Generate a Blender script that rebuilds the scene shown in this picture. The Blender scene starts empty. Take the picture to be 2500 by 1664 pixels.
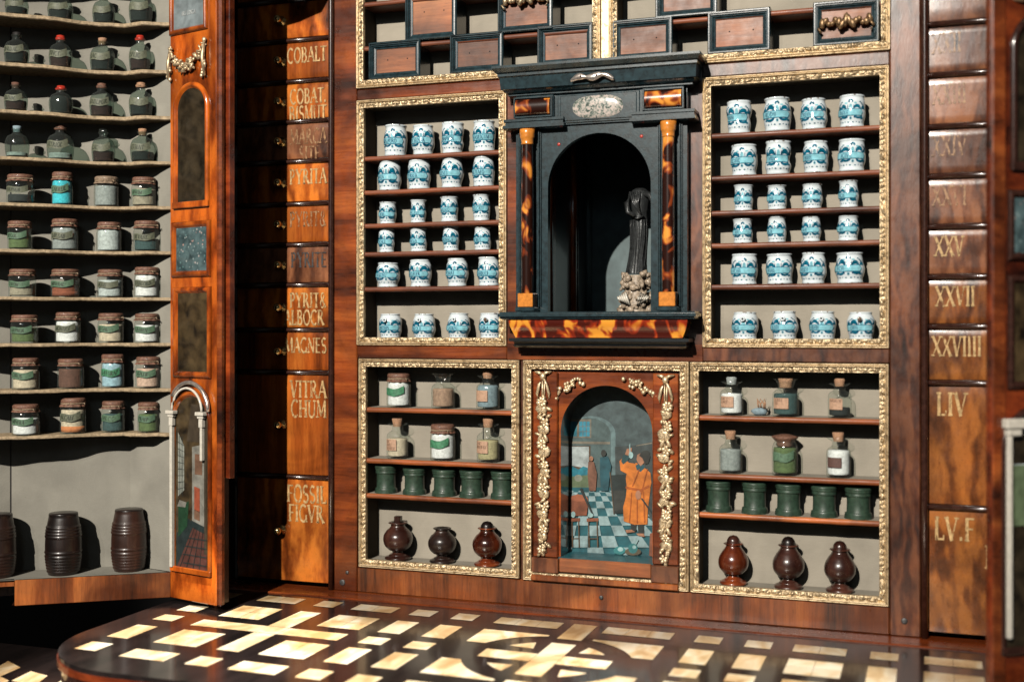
import bpy, math, random
from math import sin, cos, pi, atan, tan, sqrt, radians
from mathutils import Vector, Matrix
random.seed(7)
scene = bpy.context.scene
COL = scene.collection

# ------------------------------------------------------------------ camera
F_PX = 2927.0; CX = 1250.0; HY = 797.0
YAW = atan(1030 / F_PX); DIST = 1.2; CAM_H = .2962
cam_d = bpy.data.cameras.new('camera'); cam = bpy.data.objects.new('camera', cam_d); COL.objects.link(cam)
cam.location = (0, -DIST, CAM_H); cam.rotation_euler = (pi / 2, 0, YAW)
cam_d.sensor_width = 36; cam_d.lens = F_PX / 2500 * 36; cam_d.shift_y = -(832 - HY) / 2500
cam_d.clip_start = .02; cam_d.clip_end = 50
cam_d.dof.use_dof = True; cam_d.dof.focus_distance = 1.275; cam_d.dof.aperture_fstop = 3.2
scene.camera = cam

# ------------------------------------------------------------------ light
scene.view_settings.view_transform = 'Standard'; scene.view_settings.look = 'None'
scene.view_settings.exposure = 0; scene.view_settings.gamma = 1
world = bpy.data.worlds.new('World'); scene.world = world; world.use_nodes = True
world.node_tree.nodes['Background'].inputs[0].default_value = (1, .95, .86, 1)
world.node_tree.nodes['Background'].inputs[1].default_value = .040
scene.cycles.max_bounces = 6; scene.cycles.diffuse_bounces = 0; scene.cycles.transparent_max_bounces = 24
scene.cycles.caustics_reflective = False; scene.cycles.caustics_refractive = False
scene.cycles.sample_clamp_indirect = 3

def lamp(name, kind, loc, energy, color, size, aim=None, spot=None, blend=.5):
    d = bpy.data.lights.new(name, kind); o = bpy.data.objects.new(name, d); COL.objects.link(o)
    o.location = loc; d.energy = energy; d.color = color
    if kind == 'AREA': d.size = size
    else: d.shadow_soft_size = size
    if spot: d.spot_size = radians(spot); d.spot_blend = blend
    if aim is not None: o.rotation_euler = (Vector(aim) - Vector(loc)).to_track_quat('-Z', 'Y').to_euler()
    return o
lamp('key_spot', 'SPOT', (-.57, -3.2, 1.88), 730, (1, .93, .83), .014, (-.45, 0, .27), 24, .6)
lamp('second_spot', 'SPOT', (-.84, -3.15, 1.82), 60, (1, .93, .83), .02, (-.55, 0, .25), 25, .6)
for tx, te in ((-.66, 270), (-.42, 200), (-.16, 120)): lamp('table_spot', 'SPOT', (tx, -.70, 1.6), te, (1, .94, .87), .012, (tx, -.262, 0), 13.5, .45)
lamp('cool_gallery_light', 'AREA', (.14, -2.4, 1.18), 1.1, (.70, .88, 1), .40, (0, 0, .5))

# ------------------------------------------------------------------ photograph point -> world point on a known plane
RIGHT = Vector((cos(YAW), sin(YAW), 0)); FWD = Vector((-sin(YAW), cos(YAW), 0)); CAM = Vector((0, -DIST, CAM_H))
SC = 2500 / 2356
def ray(px, py): return FWD + RIGHT * ((px - CX) / F_PX) + Vector((0, 0, -(py - HY) / F_PX))
def on_plane(px, py, p, n):
    r = ray(px, py); return CAM + r * ((Vector(p) - CAM).dot(n) / r.dot(n))
def FP(px, py, Y=0.):                      # photograph pixel on the plane y = Y
    v = on_plane(px, py, (0, Y, 0), Vector((0, 1, 0))); return v.x, v.z
def U(x, y, Y=0.): return FP(x * SC, y * SC, Y)

# ------------------------------------------------------------------ materials
MATS = {}
def new_mat(name):
    m = bpy.data.materials.new(name); m.use_nodes = True; nt = m.node_tree
    b = nt.nodes['Principled BSDF']; MATS[name] = m
    return m, nt, b
def N(nt, t, **k):
    n = nt.nodes.new(t)
    for a, v in k.items(): setattr(n, a, v)
    return n
def ramp(nt, fac, stops, interp='LINEAR'):
    r = N(nt, 'ShaderNodeValToRGB'); r.color_ramp.interpolation = interp
    while len(r.color_ramp.elements) < len(stops): r.color_ramp.elements.new(.5)
    for e, (p, c) in zip(r.color_ramp.elements, stops): e.position = p; e.color = (*c, 1)
    nt.links.new(fac, r.inputs[0]); return r.outputs[0]
def coords(nt, scale=(1, 1, 1), rnd=True, kind='Object'):
    tc = N(nt, 'ShaderNodeTexCoord'); mp = N(nt, 'ShaderNodeMapping')
    nt.links.new(tc.outputs[kind], mp.inputs[0]); mp.inputs[3].default_value = scale
    if rnd:
        oi = N(nt, 'ShaderNodeObjectInfo'); ml = N(nt, 'ShaderNodeMath', operation='MULTIPLY'); ml.inputs[1].default_value = 57
        nt.links.new(oi.outputs['Random'], ml.inputs[0]); cb = N(nt, 'ShaderNodeCombineXYZ')
        for i in range(3): nt.links.new(ml.outputs[0], cb.inputs[i])
        nt.links.new(cb.outputs[0], mp.inputs[1])
    return mp.outputs[0]
def noise(nt, vec, scale, detail=4, dist=0, rough=.55):
    n = N(nt, 'ShaderNodeTexNoise'); n.inputs['Scale'].default_value = scale; n.inputs['Detail'].default_value = detail
    n.inputs['Distortion'].default_value = dist; n.inputs['Roughness'].default_value = rough
    nt.links.new(vec, n.inputs['Vector']); return n.outputs[0]
def bump(nt, b, h, strength, dist):
    bp = N(nt, 'ShaderNodeBump'); bp.inputs['Strength'].default_value = strength; bp.inputs['Distance'].default_value = dist
    nt.links.new(h, bp.inputs['Height']); nt.links.new(bp.outputs[0], b.inputs['Normal'])
def mixc(nt, fac, a, b2, mode='MIX'):
    m = N(nt, 'ShaderNodeMix', data_type='RGBA', blend_type=mode)
    if isinstance(fac, float): m.inputs[0].default_value = fac
    else: nt.links.new(fac, m.inputs[0])
    for s, i in ((a, 6), (b2, 7)):
        if isinstance(s, tuple): m.inputs[i].default_value = (*s, 1)
        else: nt.links.new(s, m.inputs[i])
    return m.outputs[2]

def wood(name, dark, mid, light, grain='Z', gloss=.28, coat=.5, fig=1.0, kind='Object', scratch=True):
    m, nt, b = new_mat(name)
    st = {'X': (.07, 1, 1), 'Z': (1, 1, .07), 'B': (1, 1, .34)}[grain]
    v = coords(nt, st, kind=kind)
    big = noise(nt, v, (34 if grain != 'B' else 26) * fig, 5, .25 if grain != 'B' else 2.6, .5)
    fine = noise(nt, v, 300, 6, .2, .7)
    w = N(nt, 'ShaderNodeTexWave', wave_type='BANDS', bands_direction={'X': 'Z', 'Z': 'X', 'B': 'X'}[grain])
    w.inputs['Scale'].default_value = 22 * fig; w.inputs['Distortion'].default_value = 7 if grain != 'B' else 22
    w.inputs['Detail'].default_value = 4; w.inputs['Detail Scale'].default_value = 1.1; w.inputs['Detail Roughness'].default_value = .62
    nt.links.new(v, w.inputs[0])
    a = N(nt, 'ShaderNodeMath', operation='MULTIPLY_ADD'); a.inputs[1].default_value = .06 if grain != 'B' else .26
    nt.links.new(w.outputs[1], a.inputs[0]); nt.links.new(big, a.inputs[2])
    a2 = N(nt, 'ShaderNodeMath', operation='MULTIPLY_ADD'); a2.inputs[1].default_value = .42
    nt.links.new(fine, a2.inputs[0]); nt.links.new(a.outputs[0], a2.inputs[2])
    c = ramp(nt, a2.outputs[0], [(.52, dark), (.76, mid), (1.0, light)])
    big2 = noise(nt, coords(nt, (1, 1, 1), kind=kind), 11, 4, .8)
    c = mixc(nt, .8, c, ramp(nt, big2, [(.36, (.32, .25, .23)), (.50, (.95, .92, .9)), (.66, (1.4, 1.2, 1.0))]), 'MULTIPLY')
    pore = noise(nt, v, 1500, 2)
    c = mixc(nt, ramp(nt, pore, [(.60, (0, 0, 0)), (.72, (.5, .5, .5))]), c, dark)
    nt.links.new(c, b.inputs['Base Color'])
    rr = N(nt, 'ShaderNodeMapRange'); rr.inputs[3].default_value = gloss * .7; rr.inputs[4].default_value = gloss * 1.6
    nt.links.new(noise(nt, coords(nt, (1, 1, 1), kind=kind), 90, 5), rr.inputs[0]); nt.links.new(rr.outputs[0], b.inputs['Roughness'])
    b.inputs['Coat Weight'].default_value = coat; b.inputs['Coat Roughness'].default_value = .16
    bump(nt, b, fine, .25, .0006)
    return m
wood('walnut_cross', (.022, .006, .003), (0.147, 0.0336, 0.0095), (0.336, 0.0936, 0.0228), 'X', .25, .45)
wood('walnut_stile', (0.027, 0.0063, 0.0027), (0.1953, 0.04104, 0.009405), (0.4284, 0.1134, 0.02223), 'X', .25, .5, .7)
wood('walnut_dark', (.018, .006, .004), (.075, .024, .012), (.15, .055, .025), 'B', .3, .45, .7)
wood('walnut_rail', (.034, .011, .005), (0.224, 0.0624, 0.0171), (0.462, 0.156, 0.0418), 'Z', .3, .35, .8)
wood('walnut_burl', (0.0425, 0.00935, 0.00255), (0.2975, 0.0714, 0.0113), (0.595, 0.1836, 0.02826), 'B', .2, .6, .45)
wood('walnut_straight', (0.04675, 0.00935, 0.00255), (0.3213, 0.0765, 0.01211), (0.6188, 0.1938, 0.03069), 'Z', .2, .6, .8)
wood('walnut_brown', (0.0225, 0.00825, 0.00375), (0.1365, 0.0432, 0.0114), (0.315, 0.1125, 0.02565), 'B', .24, .5, .5)
wood('walnut_leaf', (0.0504, 0.00864, 0.00144), (0.3024, 0.05702, 0.006156), (0.5544, 0.1296, 0.01368), 'B', .16, .8, .4)
wood('walnut_grey', (.035, .014, .009), (0.154, 0.0552, 0.02565), (0.294, 0.12, 0.0551), 'B', .24, .55, .6)
wood('red_moulding', (.024, .004, .002), (0.154, 0.0264, 0.0076), (0.322, 0.066, 0.0152), 'X', .2, .6, .9)
wood('shelf_wood', (.036, .013, .008), (0.168, 0.0504, 0.0228), (0.322, 0.114, 0.05225), 'X', .45, .05, .8)
wood('shelf_wood_lower', (.06, .019, .008), (0.308, 0.084, 0.02185), (0.532, 0.174, 0.05225), 'X', .45, .05, .8)
wood('plain_board', (.040, .015, .009), (0.238, 0.0816, 0.0304), (0.462, 0.18, 0.0665), 'X', .42, .1, .45)
wood('dark_turned', (.004, .003, .003), (.014, .008, .007), (.04, .02, .015), 'Z', .3, .2, 1)
wood('red_turned', (.022, .005, .003), (0.126, 0.024, 0.00855), (0.266, 0.066, 0.019), 'Z', .2, .5, .8)
wood('brown_turned', (.014, .005, .004), (.050, .018, .013), (.11, .042, .028), 'Z', .26, .35, .8)
wood('barrel_wood', (.006, .0035, .003), (.024, .010, .007), (.06, .026, .018), 'Z', .36, .2, 1)

def plain(name, col, rough=.5, metal=0, coat=0, mottle=.25, mscale=120, bmp=0, bscale=300, spec=.5, light=None):
    m, nt, b = new_mat(name)
    v = coords(nt)
    d = tuple(c * (1 - mottle) for c in col); l = light or tuple(min(1, c * (1 + mottle)) for c in col)
    nt.links.new(ramp(nt, noise(nt, v, mscale, 5, .3), [(.3, d), (.7, l)]), b.inputs['Base Color'])
    b.inputs['Roughness'].default_value = rough; b.inputs['Metallic'].default_value = metal
    b.inputs['Coat Weight'].default_value = coat; b.inputs['Coat Roughness'].default_value = .08
    b.inputs['Specular IOR Level'].default_value = spec
    if bmp: bump(nt, b, noise(nt, v, bscale, 4), bmp, .0008)
    return m
plain('ebony', (.013, .030, .037), .26, 0, .4, .55, 160, .05, 500)
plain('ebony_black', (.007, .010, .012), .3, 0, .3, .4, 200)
plain('bead_dark', (.035, .013, .009), .22, 0, .6, .4, 200)
plain('dark_void', (.004, .004, .005), .8, 0, 0, .2, 20)
plain('niche_paint', (.085, .125, .130), .55, 0, 0, .25, 60, .1, 200)
plain('cream_ivory', (.62, .58, .50), .4, 0, .1, .12, 300)
plain('amber_wood', (.62, .22, .035), .25, 0, .5, .25, 260)
plain('bronze', (.030, .033, .034), .38, .3, .2, .5, 300, .4, 500)
plain('shell_crust', (.33, .26, .19), .42, 0, .2, .55, 500, .5, 900)
plain('green_lacquer', (.026, .052, .034), .42, 0, .12, .4, 260, .12, 900)
plain('cork', (.36, .20, .115), .85, 0, 0, .4, 900, .5, 1400)
plain('red_wax', (.42, .035, .020), .35, 0, .3, .35, 500)
plain('parchment', (.165, .080, .052), .6, 0, .1, .45, 500, .6, 1100)
plain('parchment_pale', (.24, .17, .115), .6, 0, .1, .4, 500, .6, 1100)
plain('string', (.28, .20, .13), .8, 0, 0, .4, 900)
plain('brass', (.55, .40, .19), .22, 1, 0, .3, 300)
plain('steel_screw', (.10, .10, .10), .5, .8, 0, .3, 300)
plain('pewter', (.62, .55, .50), .3, .8, 0, .3, 200, .2, 500)
plain('hole_black', (.006, .004, .003), .7, 0, 0, .1)
plain('label_green', (.085, .155, .095), .6, 0, 0, .35, 420)
plain('label_green_dull', (.115, .125, .085), .6, 0, 0, .35, 420)
plain('label_bright', (.055, .20, .105), .55, 0, 0, .45, 260)
plain('label_paper', (.46, .285, .19), .7, 0, 0, .2, 500)
plain('label_brown', (.105, .055, .045), .7, 0, 0, .2, 500)
plain('label_ink', (.020, .030, .018), .6, 0, 0, .1)
plain('ink_brown', (.06, .022, .012), .7, 0, 0, .1)
plain('inlay_letter', (.56, .37, .17), .32, 0, .5, .45, 220)
plain('inlay_letter_worn', (.36, .20, .10), .34, 0, .5, .5, 260)
plain('inlay_letter_dark', (.06, .055, .055), .4, 0, .4, .5, 260)
for nm, thr in (('inlay_letter', .40), ('inlay_letter_worn', .47), ('inlay_letter_dark', .42)):
    m_ = MATS[nm]; nt_ = m_.node_tree
    nt_.links.new(ramp(nt_, noise(nt_, coords(nt_, (1, 1, .35)), 420, 3, .3, .6), [(thr - .04, (.1, .1, .1)), (thr + .05, (.92, .92, .92))]), nt_.nodes['Principled BSDF'].inputs['Alpha'])
plain('print_grey', (.16, .19, .20), .35, 0, .4, .5, 60)
plain('print_letter', (.42, .45, .45), .5)
plain('painting_dark', (.012, .009, .006), .22, 0, .6, .7, 60, light=(.05, .036, .02))
plain('painting_brown', (.034, .020, .010), .3, 0, .5, .8, 70, light=(.085, .056, .025))
CONT = dict(white=(.90, .90, .88), cream=(.62, .52, .38), grey=(.30, .33, .32), dark=(.016, .022, .022), maroon=(.05, .014, .012),
            cyan=(.05, .55, .66), pale=(.50, .55, .54), blue=(.34, .52, .60), pink=(.62, .42, .32), orange=(.62, .22, .08), brown=(.13, .06, .04),
            green=(.10, .15, .055), tan=(.38, .24, .165), slate=(.22, .30, .34), teal=(.04, .085, .085), beige=(.34, .30, .22), rust=(.26, .075, .035), yellow=(.46, .40, .22))
for k, c in CONT.items(): plain('content_' + k, c, .85, 0, 0, .28, 330, .5, 800)

def gilt(name, col, dark):
    m, nt, b = new_mat(name); v = coords(nt, rnd=False)
    c = ramp(nt, noise(nt, v, 260, 5, .4), [(.30, dark), (.48, col), (.8, tuple(min(1, x * 1.25) for x in col))])
    nt.links.new(c, b.inputs['Base Color']); b.inputs['Metallic'].default_value = .78; b.inputs['Roughness'].default_value = .48
    bump(nt, b, noise(nt, v, 600, 3), .25, .0006)
gilt('gilt', (.56, .44, .28), (.20, .125, .06)); gilt('gilt_pale', (.74, .60, .40), (.24, .15, .075)); gilt('gilt_old', (.34, .22, .12), (.08, .045, .02))

def linen(name, col):
    m, nt, b = new_mat(name); v = coords(nt, (1, 1, 1)); h = coords(nt, (.25, 1, 3))
    c = ramp(nt, noise(nt, v, 22, 5, .4), [(.3, tuple(x * .80 for x in col)), (.7, tuple(x * 1.1 for x in col))])
    c = mixc(nt, .14, c, ramp(nt, noise(nt, h, 330, 4), [(.35, (.72, .70, .66)), (.65, (1, 1, 1))]), 'MULTIPLY')
    sp = noise(nt, v, 170, 3); c = mixc(nt, ramp(nt, sp, [(.74, (0, 0, 0)), (.79, (.7, .7, .7))]), c, tuple(x * .3 for x in col))
    nt.links.new(c, b.inputs['Base Color']); b.inputs['Roughness'].default_value = .85
    w = N(nt, 'ShaderNodeTexWave'); w.inputs['Scale'].default_value = 320; w.inputs['Distortion'].default_value = 3; nt.links.new(v, w.inputs[0])
    bump(nt, b, noise(nt, v, 700, 3), .25, .001)
linen('linen', (.345, .31, .25)); linen('linen_niche', (.275, .262, .222)); linen('lining_shaded', (.13, .10, .07))  # side lining is the same beige cloth, its unlit shade put into the colour

def shell(name, base, amber, red, thr):
    m, nt, b = new_mat(name); v = coords(nt, (1, 1, .6)); n1 = noise(nt, v, 62, 2.5, .7, .5)
    c = ramp(nt, n1, [(0, base), (thr - .075, base), (thr - .01, red), (thr + .06, amber), (1, tuple(min(1, x * 1.2) for x in amber))])
    nt.links.new(c, b.inputs['Base Color']); b.inputs['Roughness'].default_value = .22
    b.inputs['Coat Weight'].default_value = .8; b.inputs['Coat Roughness'].default_value = .08
shell('tortoiseshell', (.018, .005, .003), (.80, .30, .045), (.20, .035, .010), .57)
shell('tortoiseshell_red', (.070, .010, .006), (.82, .33, .04), (.36, .035, .010), .53)
shell('tortoiseshell_amber', (.022, .006, .004), (.82, .32, .05), (.28, .05, .012), .53)

def marble():
    m, nt, b = new_mat('speckled_stone'); v = coords(nt)
    c = ramp(nt, noise(nt, v, 330, 5, .8), [(.38, (.05, .07, .06)), (.47, (.22, .25, .22)), (.56, (.48, .42, .38)), (.75, (.62, .52, .47))])
    nt.links.new(c, b.inputs['Base Color']); b.inputs['Roughness'].default_value = .2; b.inputs['Coat Weight'].default_value = .4
marble()
def flowers():
    m, nt, b = new_mat('flower_print'); v = coords(nt, rnd=False)
    c = ramp(nt, noise(nt, v, 70, 4, .4), [(.35, (.022, .040, .045)), (.65, (.10, .16, .17))])
    vo = N(nt, 'ShaderNodeTexVoronoi'); vo.inputs['Scale'].default_value = 210; nt.links.new(v, vo.inputs[0])
    c = mixc(nt, ramp(nt, vo.outputs['Distance'], [(.14, (.8, .8, .8)), (.3, (0, 0, 0))]), c, ramp(nt, noise(nt, v, 60), [(.42, (.10, .2, .2)), (.5, (.36, .42, .42)), (.58, (.50, .28, .24))]))
    nt.links.new(c, b.inputs['Base Color']); b.inputs['Roughness'].default_value = .2; b.inputs['Coat Weight'].default_value = .5
flowers()
def bone():
    m, nt, b = new_mat('bone'); v = coords(nt, (1, .5, 1), rnd=False)
    g = N(nt, 'ShaderNodeNewGeometry')
    c = ramp(nt, noise(nt, v, 36, 5, .8), [(.32, (.46, .28, .12)), (.47, (.68, .50, .28)), (.60, (.82, .72, .54)), (.75, (.86, .80, .68))])
    c = mixc(nt, .5, c, ramp(nt, g.outputs['Random Per Island'], [(0, (.74, .62, .42)), (.5, (1, .96, .88)), (1, (1.1, 1.08, 1.02))]), 'MULTIPLY')
    nt.links.new(c, b.inputs['Base Color']); b.inputs['Roughness'].default_value = .28; b.inputs['Coat Weight'].default_value = .35; b.inputs['Coat Roughness'].default_value = .12
    bump(nt, b, noise(nt, v, 400, 3), .1, .0006)
bone()
def tabletop():
    m, nt, b = new_mat('dark_veneer'); v = coords(nt, (1, .2, 1), rnd=False)
    c = ramp(nt, noise(nt, v, 60, 5, .8), [(.3, (.006, .005, .005)), (.7, (.020, .014, .013))])
    nt.links.new(c, b.inputs['Base Color'])
    r = N(nt, 'ShaderNodeMapRange'); r.inputs[3].default_value = .10; r.inputs[4].default_value = .30
    nt.links.new(noise(nt, coords(nt, rnd=False), 45, 5), r.inputs[0]); nt.links.new(r.outputs[0], b.inputs['Roughness'])
    b.inputs['Coat Weight'].default_value = .5; b.inputs['Coat Roughness'].default_value = .1
    bump(nt, b, noise(nt, coords(nt, rnd=False), 220, 3), .08, .0008)
tabletop()
def ceramic():
    for nm, col, mo in (('delft_white', (.70, .78, .82), .07), ('delft_blue', (.003, .115, .195), .5), ('delft_wash', (.24, .55, .64), .25), ('delft_ink', (.004, .05, .13), .3), ('delft_chip', (.16, .10, .07), .5)):
        m = plain(nm, col, .14, 0, .7, mo, 260)
ceramic()
def glass(name, tint, edge, dust=.018):
    m, nt, b = new_mat(name); nt.nodes.remove(b); out = nt.nodes['Material Output']
    tr = N(nt, 'ShaderNodeBsdfTransparent'); gl = N(nt, 'ShaderNodeBsdfGlossy'); gl.inputs['Roughness'].default_value = .09
    lw = N(nt, 'ShaderNodeLayerWeight'); lw.inputs[0].default_value = .35
    nt.links.new(ramp(nt, lw.outputs['Facing'], [(0, tint), (.55, tint), (1, edge)]), tr.inputs[0])
    fr = ramp(nt, lw.outputs['Facing'], [(0, (.05, .05, .05)), (.6, (.09, .09, .09)), (.9, (.30, .30, .30)), (1, (.6, .6, .6))])
    ns = noise(nt, coords(nt), 180, 3); bp = N(nt, 'ShaderNodeBump'); bp.inputs['Strength'].default_value = .25; bp.inputs['Distance'].default_value = .002
    nt.links.new(ns, bp.inputs['Height']); nt.links.new(bp.outputs[0], gl.inputs['Normal'])
    mx = N(nt, 'ShaderNodeMixShader'); nt.links.new(fr, mx.inputs[0]); nt.links.new(tr.outputs[0], mx.inputs[1]); nt.links.new(gl.outputs[0], mx.inputs[2])
    df = N(nt, 'ShaderNodeBsdfDiffuse'); df.inputs[0].default_value = (.50, .56, .53, 1); m2 = N(nt, 'ShaderNodeMixShader')  # pale diffuse layer painted in for reflections, stronger towards the rims
    nt.links.new(ramp(nt, lw.outputs['Facing'], [(0, (dust,) * 3), (.6, (dust * 1.6,) * 3), (1, (.16, .16, .16))]), m2.inputs[0]); nt.links.new(mx.outputs[0], m2.inputs[1]); nt.links.new(df.outputs[0], m2.inputs[2])
    nt.links.new(m2.outputs[0], out.inputs[0])
glass('glass', (.94, .97, .955), (.34, .44, .40)); glass('glass_tinted', (.60, .68, .64), (.12, .18, .16), .025)

# ------------------------------------------------------------------ mesh building
def smoothp(P, k=4):
    out = []
    for i in range(len(P) - 1):
        p0, p1, p2, p3 = P[max(0, i - 1)], P[i], P[i + 1], P[min(len(P) - 1, i + 2)]
        for j in range(k):
            t = j / k; f = lambda a, b, c, d: .5 * (2 * b + (c - a) * t + (2 * a - 5 * b + 4 * c - d) * t * t + (3 * b - a - 3 * c + d) * t ** 3)
            out.append((f(p0[0], p1[0], p2[0], p3[0]), p1[1] + (p2[1] - p1[1]) * t))
    out.append(P[-1]); return out
class MB:
    def __init__(s): s.v = []; s.f = []; s.m = []; s.mats = []; s.sm = []
    def mi(s, mat):
        if mat not in s.mats: s.mats.append(mat)
        return s.mats.index(mat)
    def add(s, vs, fs, mat, smooth=False, xf=None):
        o = len(s.v); i = s.mi(mat)
        s.v += [tuple(xf(Vector(p))) if xf else tuple(p) for p in vs]
        for f in fs: s.f.append(tuple(o + k for k in f)); s.m.append(i); s.sm.append(smooth)
    def box(s, x0, x1, y0, y1, z0, z1, mat, bev=0., xf=None):
        if x0 > x1: x0, x1 = x1, x0
        if y0 > y1: y0, y1 = y1, y0
        if z0 > z1: z0, z1 = z1, z0
        if bev <= 0:
            vs = [(x, y, z) for x in (x0, x1) for y in (y0, y1) for z in (z0, z1)]
            fs = [(0, 1, 3, 2), (4, 6, 7, 5), (0, 4, 5, 1), (2, 3, 7, 6), (0, 2, 6, 4), (1, 5, 7, 3)]
            s.add(vs, fs, mat, False, xf); return
        b = min(bev, (x1 - x0) / 2.01, (y1 - y0) / 2.01, (z1 - z0) / 2.01); o = len(s.v); vs = []; idx = {}
        for sx in (0, 1):
            for sy in (0, 1):
                for sz in (0, 1):
                    X = (x0, x1)[sx]; Y = (y0, y1)[sy]; Z = (z0, z1)[sz]; dx = b * (1 - 2 * sx); dy = b * (1 - 2 * sy); dz = b * (1 - 2 * sz)
                    for a, p in enumerate(((X, Y + dy, Z + dz), (X + dx, Y, Z + dz), (X + dx, Y + dy, Z))): idx[sx, sy, sz, a] = len(vs); vs.append(p)
        fs = []
        for sx in (0, 1): fs.append([idx[sx, a, c, 0] for a, c in ((0, 0), (0, 1), (1, 1), (1, 0))])
        for sy in (0, 1): fs.append([idx[a, sy, c, 1] for a, c in ((0, 0), (0, 1), (1, 1), (1, 0))])
        for sz in (0, 1): fs.append([idx[a, c, sz, 2] for a, c in ((0, 0), (0, 1), (1, 1), (1, 0))])
        for i in (0, 1):
            for j in (0, 1):
                fs.append([idx[i, j, 0, 0], idx[i, j, 1, 0], idx[i, j, 1, 1], idx[i, j, 0, 1]])
                fs.append([idx[i, 0, j, 0], idx[i, 1, j, 0], idx[i, 1, j, 2], idx[i, 0, j, 2]])
                fs.append([idx[0, i, j, 1], idx[1, i, j, 1], idx[1, i, j, 2], idx[0, i, j, 2]])
                for k in (0, 1): fs.append([idx[i, j, k, 0], idx[i, j, k, 1], idx[i, j, k, 2]])
        s.add(vs, fs, mat, False, xf)
    def lathe(s, c, prof, mat, n=32, xf=None, rfun=None, smooth=True, cap0=True, cap1=True):
        vs = []
        for (r, z) in prof:
            for k in range(n):
                a = 2 * pi * k / n; rr = rfun(r, z, a) if rfun else r
                vs.append((c[0] + rr * sin(a), c[1] - rr * cos(a), c[2] + z))
        fs = [(i * n + k, i * n + (k + 1) % n, (i + 1) * n + (k + 1) % n, (i + 1) * n + k) for i in range(len(prof) - 1) for k in range(n)]
        s.add(vs, fs, mat, smooth, xf)
        if cap0: s.add(vs[:n], [tuple(range(n))[::-1]], mat, False, xf)
        if cap1: s.add(vs[-n:], [tuple(range(n))], mat, False, xf)
    def ball(s, c, r, mat, n=10, xf=None, rot=None, bumpy=0):
        rx, ry, rz = r if isinstance(r, tuple) else (r, r, r); vs = []; m = max(4, n // 2); ph = random.random() * 6
        for i in range(1, m):
            t = pi * i / m
            for k in range(n):
                a = 2 * pi * k / n; q = 1 + bumpy * sin(3 * a + ph) * sin(2 * t + ph)
                p = Vector((rx * sin(t) * cos(a) * q, ry * sin(t) * sin(a) * q, rz * cos(t)))
                vs.append((rot @ p if rot else p) + Vector(c))
        top = len(vs); p = Vector((0, 0, rz)); vs.append((rot @ p if rot else p) + Vector(c)); vs.append(Vector(c) - (rot @ p if rot else p))
        fs = [(i * n + k, (i + 1) * n + k, (i + 1) * n + (k + 1) % n, i * n + (k + 1) % n) for i in range(m - 2) for k in range(n)]
        fs += [(top, k, (k + 1) % n) for k in range(n)] + [(top + 1, (m - 2) * n + (k + 1) % n, (m - 2) * n + k) for k in range(n)]
        s.add(vs, fs, mat, True, xf)
    def tube(s, pts, r, mat, n=8, xf=None, taper=None):
        vs = []; pts = [Vector(p) for p in pts]; L = len(pts)
        for i, p in enumerate(pts):
            t = (pts[min(i + 1, L - 1)] - pts[max(i - 1, 0)]).normalized()
            up = Vector((0, 0, 1)) if abs(t.z) < .9 else Vector((1, 0, 0)); a = t.cross(up).normalized(); b = t.cross(a)
            rr = r * (taper[i] if taper else 1)
            for k in range(n): q = 2 * pi * k / n; vs.append(p + (a * cos(q) + b * sin(q)) * rr)
        fs = [(i * n + k, i * n + (k + 1) % n, (i + 1) * n + (k + 1) % n, (i + 1) * n + k) for i in range(L - 1) for k in range(n)]
        fs += [tuple(range(n))[::-1], tuple((L - 1) * n + k for k in range(n))]
        s.add(vs, fs, mat, True, xf)
    def poly(s, pts2, y, mat, th=0., xf=None):      # polygon in the XZ plane at depth y, thickness towards -y
        n = len(pts2); vs = [(x, y - th, z) for x, z in pts2]; fs = [tuple(range(n))]
        if th: vs += [(x, y, z) for x, z in pts2]; fs += [(k, (k + 1) % n, n + (k + 1) % n, n + k) for k in range(n)]
        s.add(vs, fs, mat, False, xf)
    def build(s, name, parent=None, loc=None):
        me = bpy.data.meshes.new(name)
        me.from_pydata(s.v if loc is None else [(v[0] - loc[0], v[1] - loc[1], v[2] - loc[2]) for v in s.v], [], s.f)
        for m in s.mats: me.materials.append(MATS[m])
        me.polygons.foreach_set('material_index', s.m); me.polygons.foreach_set('use_smooth', s.sm); me.update()
        o = bpy.data.objects.new(name, me); COL.objects.link(o)
        if loc is not None: o.location = loc
        if parent:
            o.parent = parent
            o.location = Vector(o.location) - parent_world(parent)
        return o
WORLD = {}
def parent_world(p):
    w = Vector(p.location)
    while p.parent: p = p.parent; w += Vector(p.location)
    return w
def tag(o, label=None, cat=None, group=None, kind=None):
    if label: o['label'] = label
    if cat: o['category'] = cat
    if group: o['group'] = group
    if kind: o['kind'] = kind
    return o
def thing(name, label, cat, loc=(0, 0, 0), group=None):
    o = bpy.data.objects.new(name, None); COL.objects.link(o); o.location = loc; o.empty_display_size = .01
    return tag(o, label, cat, group)

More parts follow.
